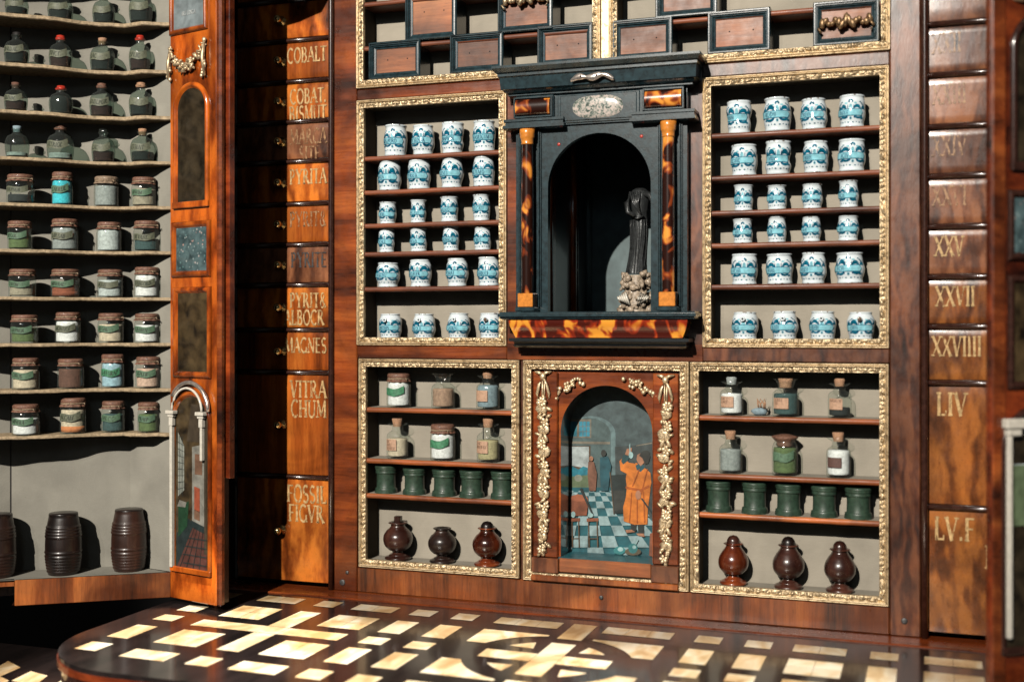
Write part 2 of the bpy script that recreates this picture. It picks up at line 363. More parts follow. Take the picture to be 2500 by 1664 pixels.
# ------------------------------------------------------------------ drawn lettering (strokes with serifs)
def arc(cx, cy, rx, ry, a0, a1, n=7): return [(cx + rx * cos(radians(a0 + (a1 - a0) * i / n)), cy + ry * sin(radians(a0 + (a1 - a0) * i / n))) for i in range(n + 1)]
T, t_ = .17, .07
GL = {
 'A': (.8, [([(.05, 0), (.4, 1)], t_), ([(.4, 1), (.75, 0)], T), ([(.2, .36), (.6, .36)], t_)], [(.05, 0), (.75, 0)]),
 'B': (.7, [([(.15, 0), (.15, 1)], T), (arc(.3, .75, .25, .23, 90, -90), .11), (arc(.3, .26, .3, .26, 90, -90), .13)], [(.15, 0), (.15, 1)]),
 'C': (.75, [(arc(.42, .5, .36, .5, 50, 310, 12), .12)], []),
 'D': (.8, [([(.15, 0), (.15, 1)], T), (arc(.25, .5, .45, .48, 90, -90, 10), .12)], [(.15, 0), (.15, 1)]),
 'E': (.65, [([(.15, 0), (.15, 1)], T), ([(.1, .97), (.58, .97)], t_), ([(.1, .52), (.5, .52)], t_), ([(.1, .03), (.6, .03)], t_)], []),
 'F': (.62, [([(.15, 0), (.15, 1)], T), ([(.1, .97), (.58, .97)], t_), ([(.1, .52), (.5, .52)], t_)], [(.15, 0)]),
 'G': (.8, [(arc(.42, .5, .36, .5, 50, 330, 12), .12), ([(.7, 0), (.7, .4)], .12)], [(.7, .4)]),
 'H': (.85, [([(.15, 0), (.15, 1)], T), ([(.7, 0), (.7, 1)], T), ([(.15, .52), (.7, .52)], t_)], [(.15, 0), (.15, 1), (.7, 0), (.7, 1)]),
 'I': (.36, [([(.18, 0), (.18, 1)], T)], [(.18, 0), (.18, 1)]),
 'K': (.8, [([(.15, 0), (.15, 1)], T), ([(.2, .45), (.7, 1)], t_), ([(.3, .55), (.75, 0)], T)], [(.15, 0), (.15, 1)]),
 'L': (.62, [([(.15, 0), (.15, 1)], T), ([(.1, .03), (.6, .03)], .08), ([(.58, 0), (.58, .2)], t_)], [(.15, 1)]),
 'M': (1.0, [([(.12, 0), (.15, 1)], t_), ([(.15, 1), (.5, .1)], T), ([(.5, .1), (.82, 1)], t_), ([(.85, 1), (.88, 0)], T)], [(.12, 0), (.88, 0)]),
 'N': (.85, [([(.12, 0), (.12, 1)], t_), ([(.12, 1), (.72, 0)], T), ([(.72, 0), (.72, 1)], t_)], [(.12, 0), (.72, 1)]),
 'O': (.85, [(arc(.43, .5, .36, .5, 0, 360, 14), .13)], []),
 'P': (.68, [([(.15, 0), (.15, 1)], T), (arc(.28, .74, .28, .25, 90, -90), .12)], [(.15, 0), (.15, 1)]),
 'Q': (.85, [(arc(.43, .5, .36, .5, 0, 360, 14), .13), ([(.45, .1), (.8, -.15)], .1)], []),
 'R': (.78, [([(.15, 0), (.15, 1)], T), (arc(.28, .75, .26, .23, 90, -90), .11), ([(.35, .5), (.72, 0)], T)], [(.15, 0), (.15, 1), (.72, 0)]),
 'S': (.62, [(arc(.32, .74, .22, .25, 40, 270, 8), .12), (arc(.32, .25, .24, .25, 90, -140, 8), .12)], []),
 'T': (.7, [([(.35, 0), (.35, 1)], T), ([(.02, .96), (.68, .96)], t_)], [(.35, 0)]),
 'U': (.8, [([(.14, 1), (.14, .3)], .14), (arc(.4, .3, .27, .3, 180, 360), .11), ([(.67, .3), (.67, 1)], .1)], [(.14, 1), (.67, 1)]),
 'V': (.8, [([(.08, 1), (.4, 0)], T), ([(.4, 0), (.72, 1)], t_)], [(.08, 1), (.72, 1)]),
 'X': (.8, [([(.08, 1), (.72, 0)], T), ([(.08, 0), (.72, 1)], t_)], [(.08, 1), (.72, 0), (.08, 0), (.72, 1)]),
 'Y': (.8, [([(.08, 1), (.4, .48)], T), ([(.4, .48), (.72, 1)], t_), ([(.4, 0), (.4, .5)], T)], [(.08, 1), (.72, 1), (.4, 0)]),
 'Z': (.7, [([(.08, .96), (.62, .96)], t_), ([(.62, .96), (.08, .04)], T), ([(.08, .04), (.62, .04)], t_)], []),
 '&': (.8, [(arc(.35, .78, .16, .2, -60, 240, 8), .1), ([(.25, .62), (.7, .02)], .12), (arc(.34, .26, .24, .26, 110, 360, 8), .1)], []),
 '.': (.28, [([(.12, .02), (.12, .14)], .14)], []), ':': (.28, [([(.12, .1), (.12, .24)], .14), ([(.12, .55), (.12, .69)], .14)], []),
 '-': (.4, [([(.05, .45), (.35, .45)], .09)], []), ' ': (.4, [], []),
 '|': (.3, [([(.15, 0), (.15, 1)], .13)], []), '~': (.6, [(arc(.3, .5, .2, .4, 20, 300, 8), .12)], [])}
def text_quads(txt, h, squeeze=1., bold=1., slant=0.):
    qs = []; x = 0.
    for ch in txt:
        w, strokes, serifs = GL.get(ch, GL[' '])
        segs = []
        for pts, th in strokes:
            for a, b in zip(pts, pts[1:]): segs.append((a, b, th * bold))
        for sx, sy in serifs: yy = .03 if sy < .5 else .97; segs.append(((sx - .13, yy), (sx + .13, yy), .06 * bold))
        for (ax, ay), (bx, by), th in segs:
            dx, dy = bx - ax, by - ay; L = max(1e-6, sqrt(dx * dx + dy * dy)); nx, ny = -dy / L * th / 2, dx / L * th / 2
            ex, ey = dx / L * .02, dy / L * .02
            q = [(ax + nx - ex, ay + ny - ey), (ax - nx - ex, ay - ny - ey), (bx - nx + ex, by - ny + ey), (bx + nx + ex, by + ny + ey)]
            qs.append([((x + px + slant * py) * h * squeeze, py * h) for px, py in q])
        x += w + .06
    return qs, x * h * squeeze
def text_plane(mb, txt, x, z, h, y, mat, squeeze=1., align='L', bold=1., th=.0003, xf=None, slant=0, maxw=None):
    qs, w = text_quads(txt, h, squeeze, bold, slant)
    if maxw and w > maxw: squeeze *= maxw / w; qs, w = text_quads(txt, h, squeeze, bold, slant)
    ox = x - (w if align == 'R' else w / 2 if align == 'C' else 0)
    for i, q in enumerate(qs): mb.poly([(px + ox, pz + z) for px, pz in q], y - .00001 * (i % 9), mat, th, xf)

# ------------------------------------------------------------------ setting
b = MB(); b.box(-3, 3, .5, .52, -1.2, 2.5, 'dark_void'); tag(b.build('back_wall'), kind='structure')
b = MB(); b.box(-3, 3, -3.5, .49, -1.22, -1.2, 'dark_void'); tag(b.build('floor'), kind='structure')

# ------------------------------------------------------------------ inlaid tabletop
tab = thing('inlaid_tabletop', 'glossy dark tabletop inlaid with bone squares, crosses and a circle, in front of the cabinet', 'tabletop', (-.33, -.18, 0))
XL, XR, YF = -.781, .136, -.3465
def outline(inset, n=14):
    pts = [(XR - inset, .2), (XR - inset, YF + inset)]; r = .115
    rc = .112; cx, cy = XL + rc, YF + rc
    for i in range(n + 1):
        a = radians(-90 - 90 * i / n); pts.append((cx + (rc - inset) * cos(a), cy + (rc - inset) * sin(a)))
    pts.append((XL + inset, .2)); return pts
def slab(mb, pts, z0, z1, mat, side=None):
    n = len(pts); mb.add([(x, y, z1) for x, y in pts], [tuple(range(n))[::-1]], mat)
    mb.add([(x, y, z1) for x, y in pts] + [(x, y, z0) for x, y in pts], [(k, (k + 1) % n, n + (k + 1) % n, n + k) for k in range(n)], side or mat)
b = MB(); slab(b, outline(.0), -.0105, -.0045, 'red_moulding'); slab(b, outline(.004), -.034, -.0106, 'bead_dark'); b.build('edge_moulding', tab)
b = MB(); slab(b, outline(.0012), -.0044, 0, 'dark_veneer'); b.build('veneer_top', tab)
b = MB(); b.box(-.777, .136, -.030, .012, -.002, .0016, 'walnut_stile', .0008); b.build('back_strip', tab)
cols1 = [(-.692, -.644), (-.622, -.598), (-.577, -.530)]
rects = []
def sym(x0, x1, y0, y1, both=True):
    rects.append((x0, x1, y0, y1))
    if both: rects.append((-.652 - x1, -.652 - x0, y0, y1))
R1, R2, R3, R4, R5 = (-.078, -.053), (-.151, -.103), (-.193, -.169), (-.260, -.210), (-.310, -.284)
for x0, x1 in cols1:
    for r in (R1, R5):
        if x1 - x0 > .03: m = (x0 + x1) / 2; sym(x0, m - .0002, *r); sym(m + .0002, x1, *r)
        else: sym(x0, x1, *r)
for x0, x1 in (cols1[0], cols1[2]):
    for r in (R2, R4):
        m = (x0 + x1) / 2; my = (r[0] + r[1]) / 2
        for a in ((x0, m - .0002), (m + .0002, x1)):
            for c in ((r[0], my - .0002), (my + .0002, r[1])): sym(*a, *c)
sym(-.622, -.598, -.260, -.194); sym(-.622, -.598, -.168, -.103)
sym(-.697, -.6225, *R3); sym(-.6221, -.5979, *R3); sym(-.5975, -.532, *R3)
for x0, x1 in ((-.510, -.486), (-.463, -.439)):
    for r in (R1, R2, R3, R4, R5): sym(x0, x1, *r)
for r in ((-.146, -.122), (-.187, -.165), (-.258, -.210), (-.304, -.278), (-.080, -.056)): sym(-.747, -.723, *r)
for k in range(3): sym(-.416 + k * .0225, -.416 + (k + 1) * .0225 - .0003, *R1); sym(-.416 + k * .0225, -.416 + (k + 1) * .0225 - .0003, *R5)
sym(-.338, -.314, -.112, -.053, False); sym(-.338, -.314, -.310, -.254, False)
CXc, CYc = -.326, -.1815
polys = []
def clip_tile(x0, x1, y0, y1, R=.077, inside=False):          # corner tile with the circle cut out of it
    pts = []; n = 26
    if not inside:
        sx = 1 if x0 < CXc - .02 else -1; sy = 1 if y0 < CYc - .02 else -1
        fx = x0 if sx == 1 else x1; nx = x1 if sx == 1 else x0; fy = y0 if sy == 1 else y1; ny = y1 if sy == 1 else y0
        pts = [(nx, fy), (fx, fy), (fx, ny)]
        a0 = math.atan2(ny - CYc, -sx * sqrt(max(0, R * R - (ny - CYc) ** 2))); a1 = math.atan2(-sy * sqrt(max(0, R * R - (nx - CXc) ** 2)), nx - CXc)
        if a1 - a0 > pi: a1 -= 2 * pi
        if a0 - a1 > pi: a1 += 2 * pi
        pts += [(CXc + R * cos(a0 + (a1 - a0) * i / 10), CYc + R * sin(a0 + (a1 - a0) * i / 10)) for i in range(11)]
    return pts
for x0, x1 in ((-.416, -.348), (-.304, -.236)):
    for y0, y1 in (R2, R4): polys.append(clip_tile(x0, x1, y0, y1))
for sx in (-1, 1):
    for sy in (-1, 1):
        a0, a1 = radians(33), radians(62)
        pts = [(CXc + sx * .022, CYc + sy * .028)] + [(CXc + sx * .055 * cos(a0 + (a1 - a0) * i / 6), CYc + sy * .055 * sin(a0 + (a1 - a0) * i / 6)) for i in range(7)]
        polys.append(pts)
rects += [(-.338, -.314, -.235, -.1947), (-.338, -.314, -.1683, -.128), (-.388, -.3385, -.1943, -.1687), (-.3381, -.3139, -.1943, -.1687), (-.3135, -.268, -.1943, -.1687)]
b = MB()
def skew(p): return (p[0], p[1] - (p[0] + .3) * .026)
for x0, x1, y0, y1 in rects: polys.append([(x0, y0), (x1, y0), (x1, y1), (x0, y1)])
groups = {}
for P in polys:
    P = [skew(p) for p in P]
    if sum(P[i][0] * P[(i + 1) % len(P)][1] - P[(i + 1) % len(P)][0] * P[i][1] for i in range(len(P))) < 0: P = P[::-1]
    xm = sum(p[0] for p in P) / len(P); k = sum(xm > v for v in (-.71, -.52, -.475, -.43, -.22, -.175, -.13, .05))
    groups.setdefault(k, MB()).add([(x, y, .0003) for x, y in P], [tuple(range(len(P)))], 'bone')
for k, b in groups.items(): b.build('bone_inlay', tab)
b = MB()
b.ball((-.640, YF - .0065, -.010), (.004, .003, .004), 'steel_screw'); b.build('screw', tab)

low = thing('inlaid_side_slab', 'blurred lower dark slab with bone tiles at the bottom left corner below the tabletop', 'tabletop', (-1.0, -.2, -.10))
b = MB(); b.box(-1.4, -.62, -.70, -.19, -.05, -.035, 'dark_veneer', .002); b.build('veneer_top', low)
for q in (((-30, 1640), (20, 1612), (50, 1628), (0, 1650)), ((28, 1660), (75, 1637), (116, 1648), (85, 1672)), ((-60, 1665), (-10, 1645), (22, 1660), (-20, 1680)), ((132, 1672), (150, 1659), (172, 1664), (160, 1685))):
    b = MB(); b.add([tuple(on_plane(x, y, (0, 0, -.0345), Vector((0, 0, 1)))) for x, y in q][::-1], [(0, 1, 2, 3)], 'bone'); b.build('bone_tile', low)

# ------------------------------------------------------------------ cabinet
cab = thing('apothecary_cabinet', 'walnut apothecary cabinet with gilt framed compartments, lettered drawers and a black portico', 'cabinet', (-.323, .03, 0))
ZT = .80
b = MB()
FB = .040
b.box(-.6338, -.6052, 0, FB, .0016, ZT, 'walnut_stile', .0012); b.build('stile', cab, (-.62, 0, .3)); b = MB()
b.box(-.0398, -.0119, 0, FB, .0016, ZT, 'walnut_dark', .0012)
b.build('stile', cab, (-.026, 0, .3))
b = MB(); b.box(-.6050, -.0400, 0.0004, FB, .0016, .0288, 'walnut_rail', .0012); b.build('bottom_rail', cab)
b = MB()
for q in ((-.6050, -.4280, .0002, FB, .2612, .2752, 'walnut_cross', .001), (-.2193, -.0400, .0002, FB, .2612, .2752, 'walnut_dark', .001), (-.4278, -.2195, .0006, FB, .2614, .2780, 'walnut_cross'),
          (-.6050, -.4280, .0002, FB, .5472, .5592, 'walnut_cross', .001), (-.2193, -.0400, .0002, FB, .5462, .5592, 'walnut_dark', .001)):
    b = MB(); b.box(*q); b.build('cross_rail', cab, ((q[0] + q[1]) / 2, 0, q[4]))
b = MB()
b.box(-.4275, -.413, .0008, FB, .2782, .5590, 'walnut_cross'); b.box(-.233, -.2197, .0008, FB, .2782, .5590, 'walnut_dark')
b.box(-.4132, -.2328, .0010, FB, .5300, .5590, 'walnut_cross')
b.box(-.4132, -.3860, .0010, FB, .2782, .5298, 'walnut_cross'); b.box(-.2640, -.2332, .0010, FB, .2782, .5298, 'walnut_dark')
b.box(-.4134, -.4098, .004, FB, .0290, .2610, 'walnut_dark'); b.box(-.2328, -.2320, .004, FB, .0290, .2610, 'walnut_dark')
b.build('centre_panel', cab)
# beads beside the drawers
for xc in (-.6374, -.0082):
    b = MB(); b.tube([(xc, .0005, .0016 + i * (ZT - .0016) / 6) for i in range(7)], .0033, 'bead_dark', 14); b.build('vertical_bead', cab, (xc, 0, .3))
b = MB(); b.box(-.775, -.6405, .020, .022, .0016, ZT, 'dark_void'); b.box(-.005, .131, .020, .022, .0016, ZT, 'dark_void')
b.box(-.786, -.775, -.01, .30, .0016, ZT, 'walnut_dark'); b.box(.131, .142, -.01, .30, .0016, ZT, 'walnut_dark')
b.box(-.775, .131, .30, .31, .0016, ZT, 'dark_void'); b.box(-.775, .131, .0, .31, ZT, ZT + .01, 'walnut_dark'); b.build('carcass', cab)
# drawers
def drawer(x0, x1, z0, z1, mat, lines, side, lmat, lh=.0175, sq=.62, pillow=.0022, row=''):
    cxm, czm = (x0 + x1) / 2, (z0 + z1) / 2
    m = MB(); n = 8; g = .0006; vs = []; fs = []          # slightly pillowed front with rounded edges
    nz = 12
    for i in range(n + 1):
        for j in range(nz + 1):
            x = x0 + g + (x1 - x0 - 2 * g) * i / n; zz = z0 + g + (z1 - z0 - 2 * g) * j / nz
            e = min((z1 - zz) / .0045, 1); e2 = min((zz - z0) / .002, 1); e3 = min((x - x0) / .003, (x1 - x) / .003, 1)
            d = pillow * sqrt(max(0, 1 - (1 - e) ** 2)) * sqrt(max(0, 1 - (1 - e2) ** 2)) * max(.5, e3)
            vs.append((x, .0035 - d, zz))
    for i in range(n):
        for j in range(nz): a = i * (nz + 1) + j; fs.append((a, a + nz + 1, a + nz + 2, a + 1))
    m.add(vs, fs, mat, True); m.box(x0 + g, x1 - g, .0035, .018, z0 + g, z1 - g, mat)
    o = m.build('drawer', cab, (cxm, .005, czm))
    k = MB(); kz = czm
    k.lathe((0, 0, 0), [(.0055, 0), (.0055, .001), (.002, .002), (.002, .006), (.0038, .008), (.0046, .0105), (.0038, .0128), (.0015, .0138)], 'brass', 18,
            xf=lambda p: Vector((cxm + p.x, .0013 - p.z, kz + p.y)))
    k.build('knob', o, (cxm, 0, kz))
    if lines:
        k = MB(); yy = .0035 - pillow - .0001
        for i, (t, off) in enumerate(lines):
            zt = z1 - .0035 - (i + 1) * (lh + .003)
            if side == 'L': text_plane(k, t, x1 - .0022 + off, zt, lh, yy, lmat, sq, 'R', 1.15)
            else: text_plane(k, t, x0 + .003 + off, zt, lh, yy, lmat, sq, 'L', 1.15)
        k.build('inlaid_lettering', o, (cxm, 0, z1))
    return o
zl = [.780, .734, .687, .6385, .6206, .574, .5284, .4832, .4351, .389, .3433, .2925, .2442, .1259, .0050]
zl = [.760, .713, .667, .6206, .574, .5284, .4832, .4351, .389, .3433, .2925, .2442, .1259, .0050]
TL = [None, None, None, [('COBALT', 0)], [('COBAT.', 0), ('BISMUT', 0)], [('MARCA', 0), ('SITE', -.008)], [('PYRITA', 0)], [('PYRIT&', 0)], [('PYRITE', 0)],
      [('PYRIT&', 0), ('ALBOCR', -.003)], [('MAGNES', 0)], [('VITRA', 0), ('CHUM', 0)], [('FOSSIL', 0), ('FIGVR', -.003)]]
b = MB()
GR = ['walnut_burl', 'walnut_burl', 'walnut_burl', 'walnut_straight', 'walnut_burl', 'walnut_grey', 'walnut_burl', 'walnut_straight', 'walnut_grey', 'walnut_burl', 'walnut_straight', 'walnut_straight', 'walnut_burl']
for i in range(13):
    z1, z0 = zl[i] - .0026, zl[i + 1] + .0026
    big = i >= 11
    drawer(-.7600, -.6408, z0, z1, GR[i], TL[i], 'L', 'inlay_letter_dark' if i == 8 else ('inlay_letter' if i in (3, 4, 6, 9, 10, 11, 12) else 'inlay_letter_worn'), .0190 if big else .0165, .66 if big else .64)
    b = MB()
    if i: b.tube([(-.760, .0015, zl[i]), (-.7, .0015, zl[i]), (-.6408, .0015, zl[i])], .0024, 'bead_dark', 12); b.build('drawer_bead', cab, (-.7, 0, zl[i]))
zr = [.715, .660] + [FP(2345, y)[1] for y in (54, 179, 306, 428, 552, 675, 797, 935, 1240)] + [.0050]
TR = [None, None, [('XXII', 0)], [('XXIII', 0)], [('XXIV', 0)], [('XXVI', 0)], [('XXV', .002)], [('XXVII', .003)], [('XXVIIII', 0)], [('LIV', .004)], [('LV.F', .002), ('I', .046)]]
b = MB()
for i in range(11):
    z1, z0 = zr[i] - .0026, zr[i + 1] + .0026; big = i >= 9
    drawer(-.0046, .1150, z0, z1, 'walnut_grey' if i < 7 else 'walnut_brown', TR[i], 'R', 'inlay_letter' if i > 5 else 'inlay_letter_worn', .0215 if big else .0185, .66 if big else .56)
    b = MB()
    if i: b.tube([(-.0046, .001, zr[i]), (.05, .001, zr[i]), (.115, .001, zr[i])], .0027, 'bead_dark', 12); b.build('drawer_bead', cab, (.05, 0, zr[i]))
b = MB()
for x, z, r in ((-.623, .011, .0035), (-.617, .0225, .002), (-.3245, .0165, .0022), (-.0265, .0165, .003)):
    b = MB(); b.lathe((0, 0, 0), [(r, 0), (r, .0008), (r * .8, .0012), (r * .2, .0012)], 'steel_screw', 14, xf=lambda p: Vector((x + p.x, -p.z, z + p.y))); b.build('screw', cab, (x, 0, z))

# gilt frames with carved relief
def gilt_frame(name, x0, x1, z0, z1, parent, mat='gilt', w=.0088, yo=-.0045, seed=0, back=.003):
    m = MB(); rnd = random.Random(seed)
    prof = [(0, .002), (0, -.0010), (.06, -.0022), (.14, -.0022), (.17, -.0008), (.22, -.0008), (.27, -.0032), (.33, -.0036), (.39, -.0012), (.43, -.0006)]
    orn = 9
    for k in range(orn + 1): q = k / orn; prof.append((.45 + .47 * q, -.0022 - .0018 * sin(pi * q)))
    prof += [(.96, -.0018), (1, -.0010), (1, .0035)]
    cs = [(x0, z0, 1, 0, 0, 1), (x1, z0, 0, 1, -1, 0), (x1, z1, -1, 0, 0, -1), (x0, z1, 0, -1, 1, 0)]
    for (ox, oz, dx, dz, nx, nz) in cs:
        L = (x1 - x0) if dx else (z1 - z0); n = int(L / .00095); vs = []
        ph = [rnd.random() * 6 for _ in range(4)]; cells = {}
        for i in range(n + 1):
            for j, (q, d) in enumerate(prof):
                a = q * w + (L - 2 * q * w) * i / n; dd = d
                if .44 < q < .95:
                    qn = (q - .45) / .47
                    ws = a / .0062 + .5 * sin(a * 130 + ph[0]) + .4 * sin(a * 61 + ph[1]); k0 = math.floor(ws); rc = cells.setdefault(k0, (rnd.uniform(.5, 1), rnd.uniform(-.55, .75), rnd.uniform(.35, .65), rnd.random() * 6))
                    fr_ = ws - k0 + rc[1] * (qn - .5); leaf = max(0, 1 - abs(fr_ - .5) * 2.1) ** .6 * rc[0]
                    curl = sin(2 * pi * (fr_ * 2.2 - 1.3 * qn) + rc[3])
                    dd = -.0006 - .0036 * leaf * max(0, 1 - abs(qn - rc[2]) * 1.7) ** .5 - .0008 * curl * sin(pi * qn)
                px = q * w
                vs.append((ox + dx * a + nx * px, dd, oz + dz * a + nz * px))
        P = len(prof)
        m.add(vs, [(i * P + j, (i + 1) * P + j, (i + 1) * P + j + 1, i * P + j + 1) for i in range(n) for j in range(P - 1)], mat, True)
    return m.build(name, parent, ((x0 + x1) / 2, 0, (z0 + z1) / 2))

def compartment(x0, x1, z0, z1, shelves, smat, depth=.034, seed=1, mat='gilt', lining='lining_shaded', crack=None, w=.0088):
    m = MB(); i0, i1, j0, j1 = x0 + w * .8, x1 - w * .8, z0 + w * .8, z1 - w * .8
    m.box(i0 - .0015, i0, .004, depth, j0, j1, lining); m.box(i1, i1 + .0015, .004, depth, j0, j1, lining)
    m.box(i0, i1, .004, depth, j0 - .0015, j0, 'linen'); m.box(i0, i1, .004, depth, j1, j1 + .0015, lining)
    o = m.build('compartment', cab, ((x0 + x1) / 2, 0, z0))
    m = MB(); m.box(i0 - .001, i1 + .001, depth, depth + .001, j0 - .001, j1 + .001, 'linen')
    if crack: m.box(crack, crack + .0012, depth - .0003, depth, z0 + .12, z1 - .012, 'hole_black')
    m.build('back_panel', o, ((x0 + x1) / 2, depth, z0))
    for zs in shelves:
        m = MB(); n = 18; vs = []                    # a thin board with a slightly worn front edge
        m.box(i0, i1, .0055, depth - .0002, zs - .0050, zs - .0001, smat)
        for i in range(n + 1):
            x = i0 + (i1 - i0) * i / n; wob = random.uniform(-.00022, .00022)
            vs += [(x, .0055, zs - .0052 + wob), (x, .0022, zs - .0050 + wob), (x, .0018, zs - .0025), (x, .0022, zs - .0003 + wob), (x, .0055, zs)]
        m.add(vs, [(i * 5 + j, (i + 1) * 5 + j, (i + 1) * 5 + j + 1, i * 5 + j + 1) for i in range(n) for j in range(4)], smat, True)
        m.box(i0, i1, .0056, depth - .0002, zs - .0001, zs, 'linen')
        m.build('shelf', o, ((x0 + x1) / 2, 0, zs))
    gilt_frame('gilt_frame', x0, x1, z0, z1, o, mat, w, seed=seed)
    return i0, i1, j0, j1
SUL = [.4848, .4472, .4103, .3787, .3401]; SUR = [.4897, .4471, .4122, .3797, .3383]
SLL = [.2067, .1500, .1112]; SLR = [.2070, .1487, .1094]
compartment(-.6050, -.4280, .2755, .5470, SUL, 'shelf_wood', seed=3)
compartment(-.2195, -.0402, .2755, .5458, SUR, 'shelf_wood', seed=4)
compartment(-.6025, -.4137, .0300, .2608, SLL, 'shelf_wood_lower', seed=5, crack=-.4682)
compartment(-.2318, -.0405, .0290, .2606, SLR, 'shelf_wood_lower', seed=6)
TS = .6070
compartment(-.6055, -.3250, .5600, .7400, [TS, .6560, .700], 'shelf_wood', seed=7)
compartment(-.3165, -.0390, .5600, .7400, [TS + .001, .6560, .700], 'shelf_wood', seed=8)
b = MB(); b.box(-.3248, -.3167, .002, FB, .5594, ZT, 'gilt'); b.box(-.6050, -.04, .001, FB, .7405, ZT, 'walnut_cross'); b.build('upper_divider', cab)

# ---- central painted door (below)
pd = MB()
XC = -.3213
def arch_plate(mb, x0, x1, z0, z1, ax0, ax1, az0, aztop, y0, y1, mat, reveal=None):
    """plate x0..x1 z0..z1 with an arched opening, front at y0, opening walled back to y1"""
    r = (ax1 - ax0) / 2; cx = (ax0 + ax1) / 2; zs = aztop - r; n = 28
    ar = [(cx - r * cos(pi * i / n), zs + r * sin(pi * i / n)) for i in range(n + 1)]
    mb.poly([(x0, z0), (ax0, z0), (ax0, zs), (x0, zs)], y0, mat); mb.poly([(ax1, z0), (x1, z0), (x1, zs), (ax1, zs)], y0, mat)
    if az0 > z0: mb.poly([(ax0, z0), (ax1, z0), (ax1, az0), (ax0, az0)], y0, mat)
    vs = []; 
    for i, (x, z) in enumerate(ar): vs += [(x, y0, z), (x0 + (x1 - x0) * i / n, y0, z1)]
    mb.add(vs, [(2 * i, 2 * i + 2, 2 * i + 3, 2 * i + 1) for i in range(n)], mat)
    mb.add([(x0, y0, zs), (ax0, y0, zs), (x0, y0, z1)], [(0, 1, 2)], mat); mb.add([(x1, y0, zs), (x1, y0, z1), (ax1, y0, zs)], [(0, 1, 2)], mat)
    path = [(ax0, az0)] + ar + [(ax1, az0)]
    vs = [(x, y0, z) for x, z in path] + [(x, y1, z) for x, z in path]; L = len(path)
    mb.add(vs, [(k, k + 1, L + k + 1, L + k) for k in range(L)[:-1]] , reveal or mat, True)
    mb.add([(ax0, y0, az0), (ax1, y0, az0), (ax1, y1, az0), (ax0, y1, az0)], [(0, 1, 2, 3)], reveal or mat)
    mb.box(x0, x1, y0 + .0002, y0 + .003, z0 - .0, z0 + .0001, mat)
arch_plate(pd, -.4000, -.2425, .0330, .2525, -.3695, -.2715, .0545, .2352, .0045, .040, 'walnut_leaf_dark' if False else 'walnut_stile', 'painting_dark')
cd = pd.build('painted_panel', cab, (XC, 0, .03))
gilt_frame('gilt_frame', -.4098, -.2328, .0290, .2609, cd, 'gilt', .0094, seed=11)
b = MB()
b.box(-.3995, -.3700, -.004, .0045, .0385, .0540, 'walnut_dark', .0008); b.box(-.2715, -.2430, -.004, .0045, .0365, .0540, 'walnut_dark', .0008)
b.box(-.3697, -.2718, -.0015, .030, .0400, .0545, 'plain_board', .0008)
b.box(-.3995, -.2430, -.006, .0045, .0300, .0363, 'walnut_rail', .001)
b.box(-.3985, -.3720, -.0002, .0045, .0545, .2485, 'walnut_stile', .0008); b.box(-.2700, -.2440, -.0002, .0045, .0545, .2485, 'walnut_stile', .0008)
b.build('pedestal', cd, (XC, 0, .04))

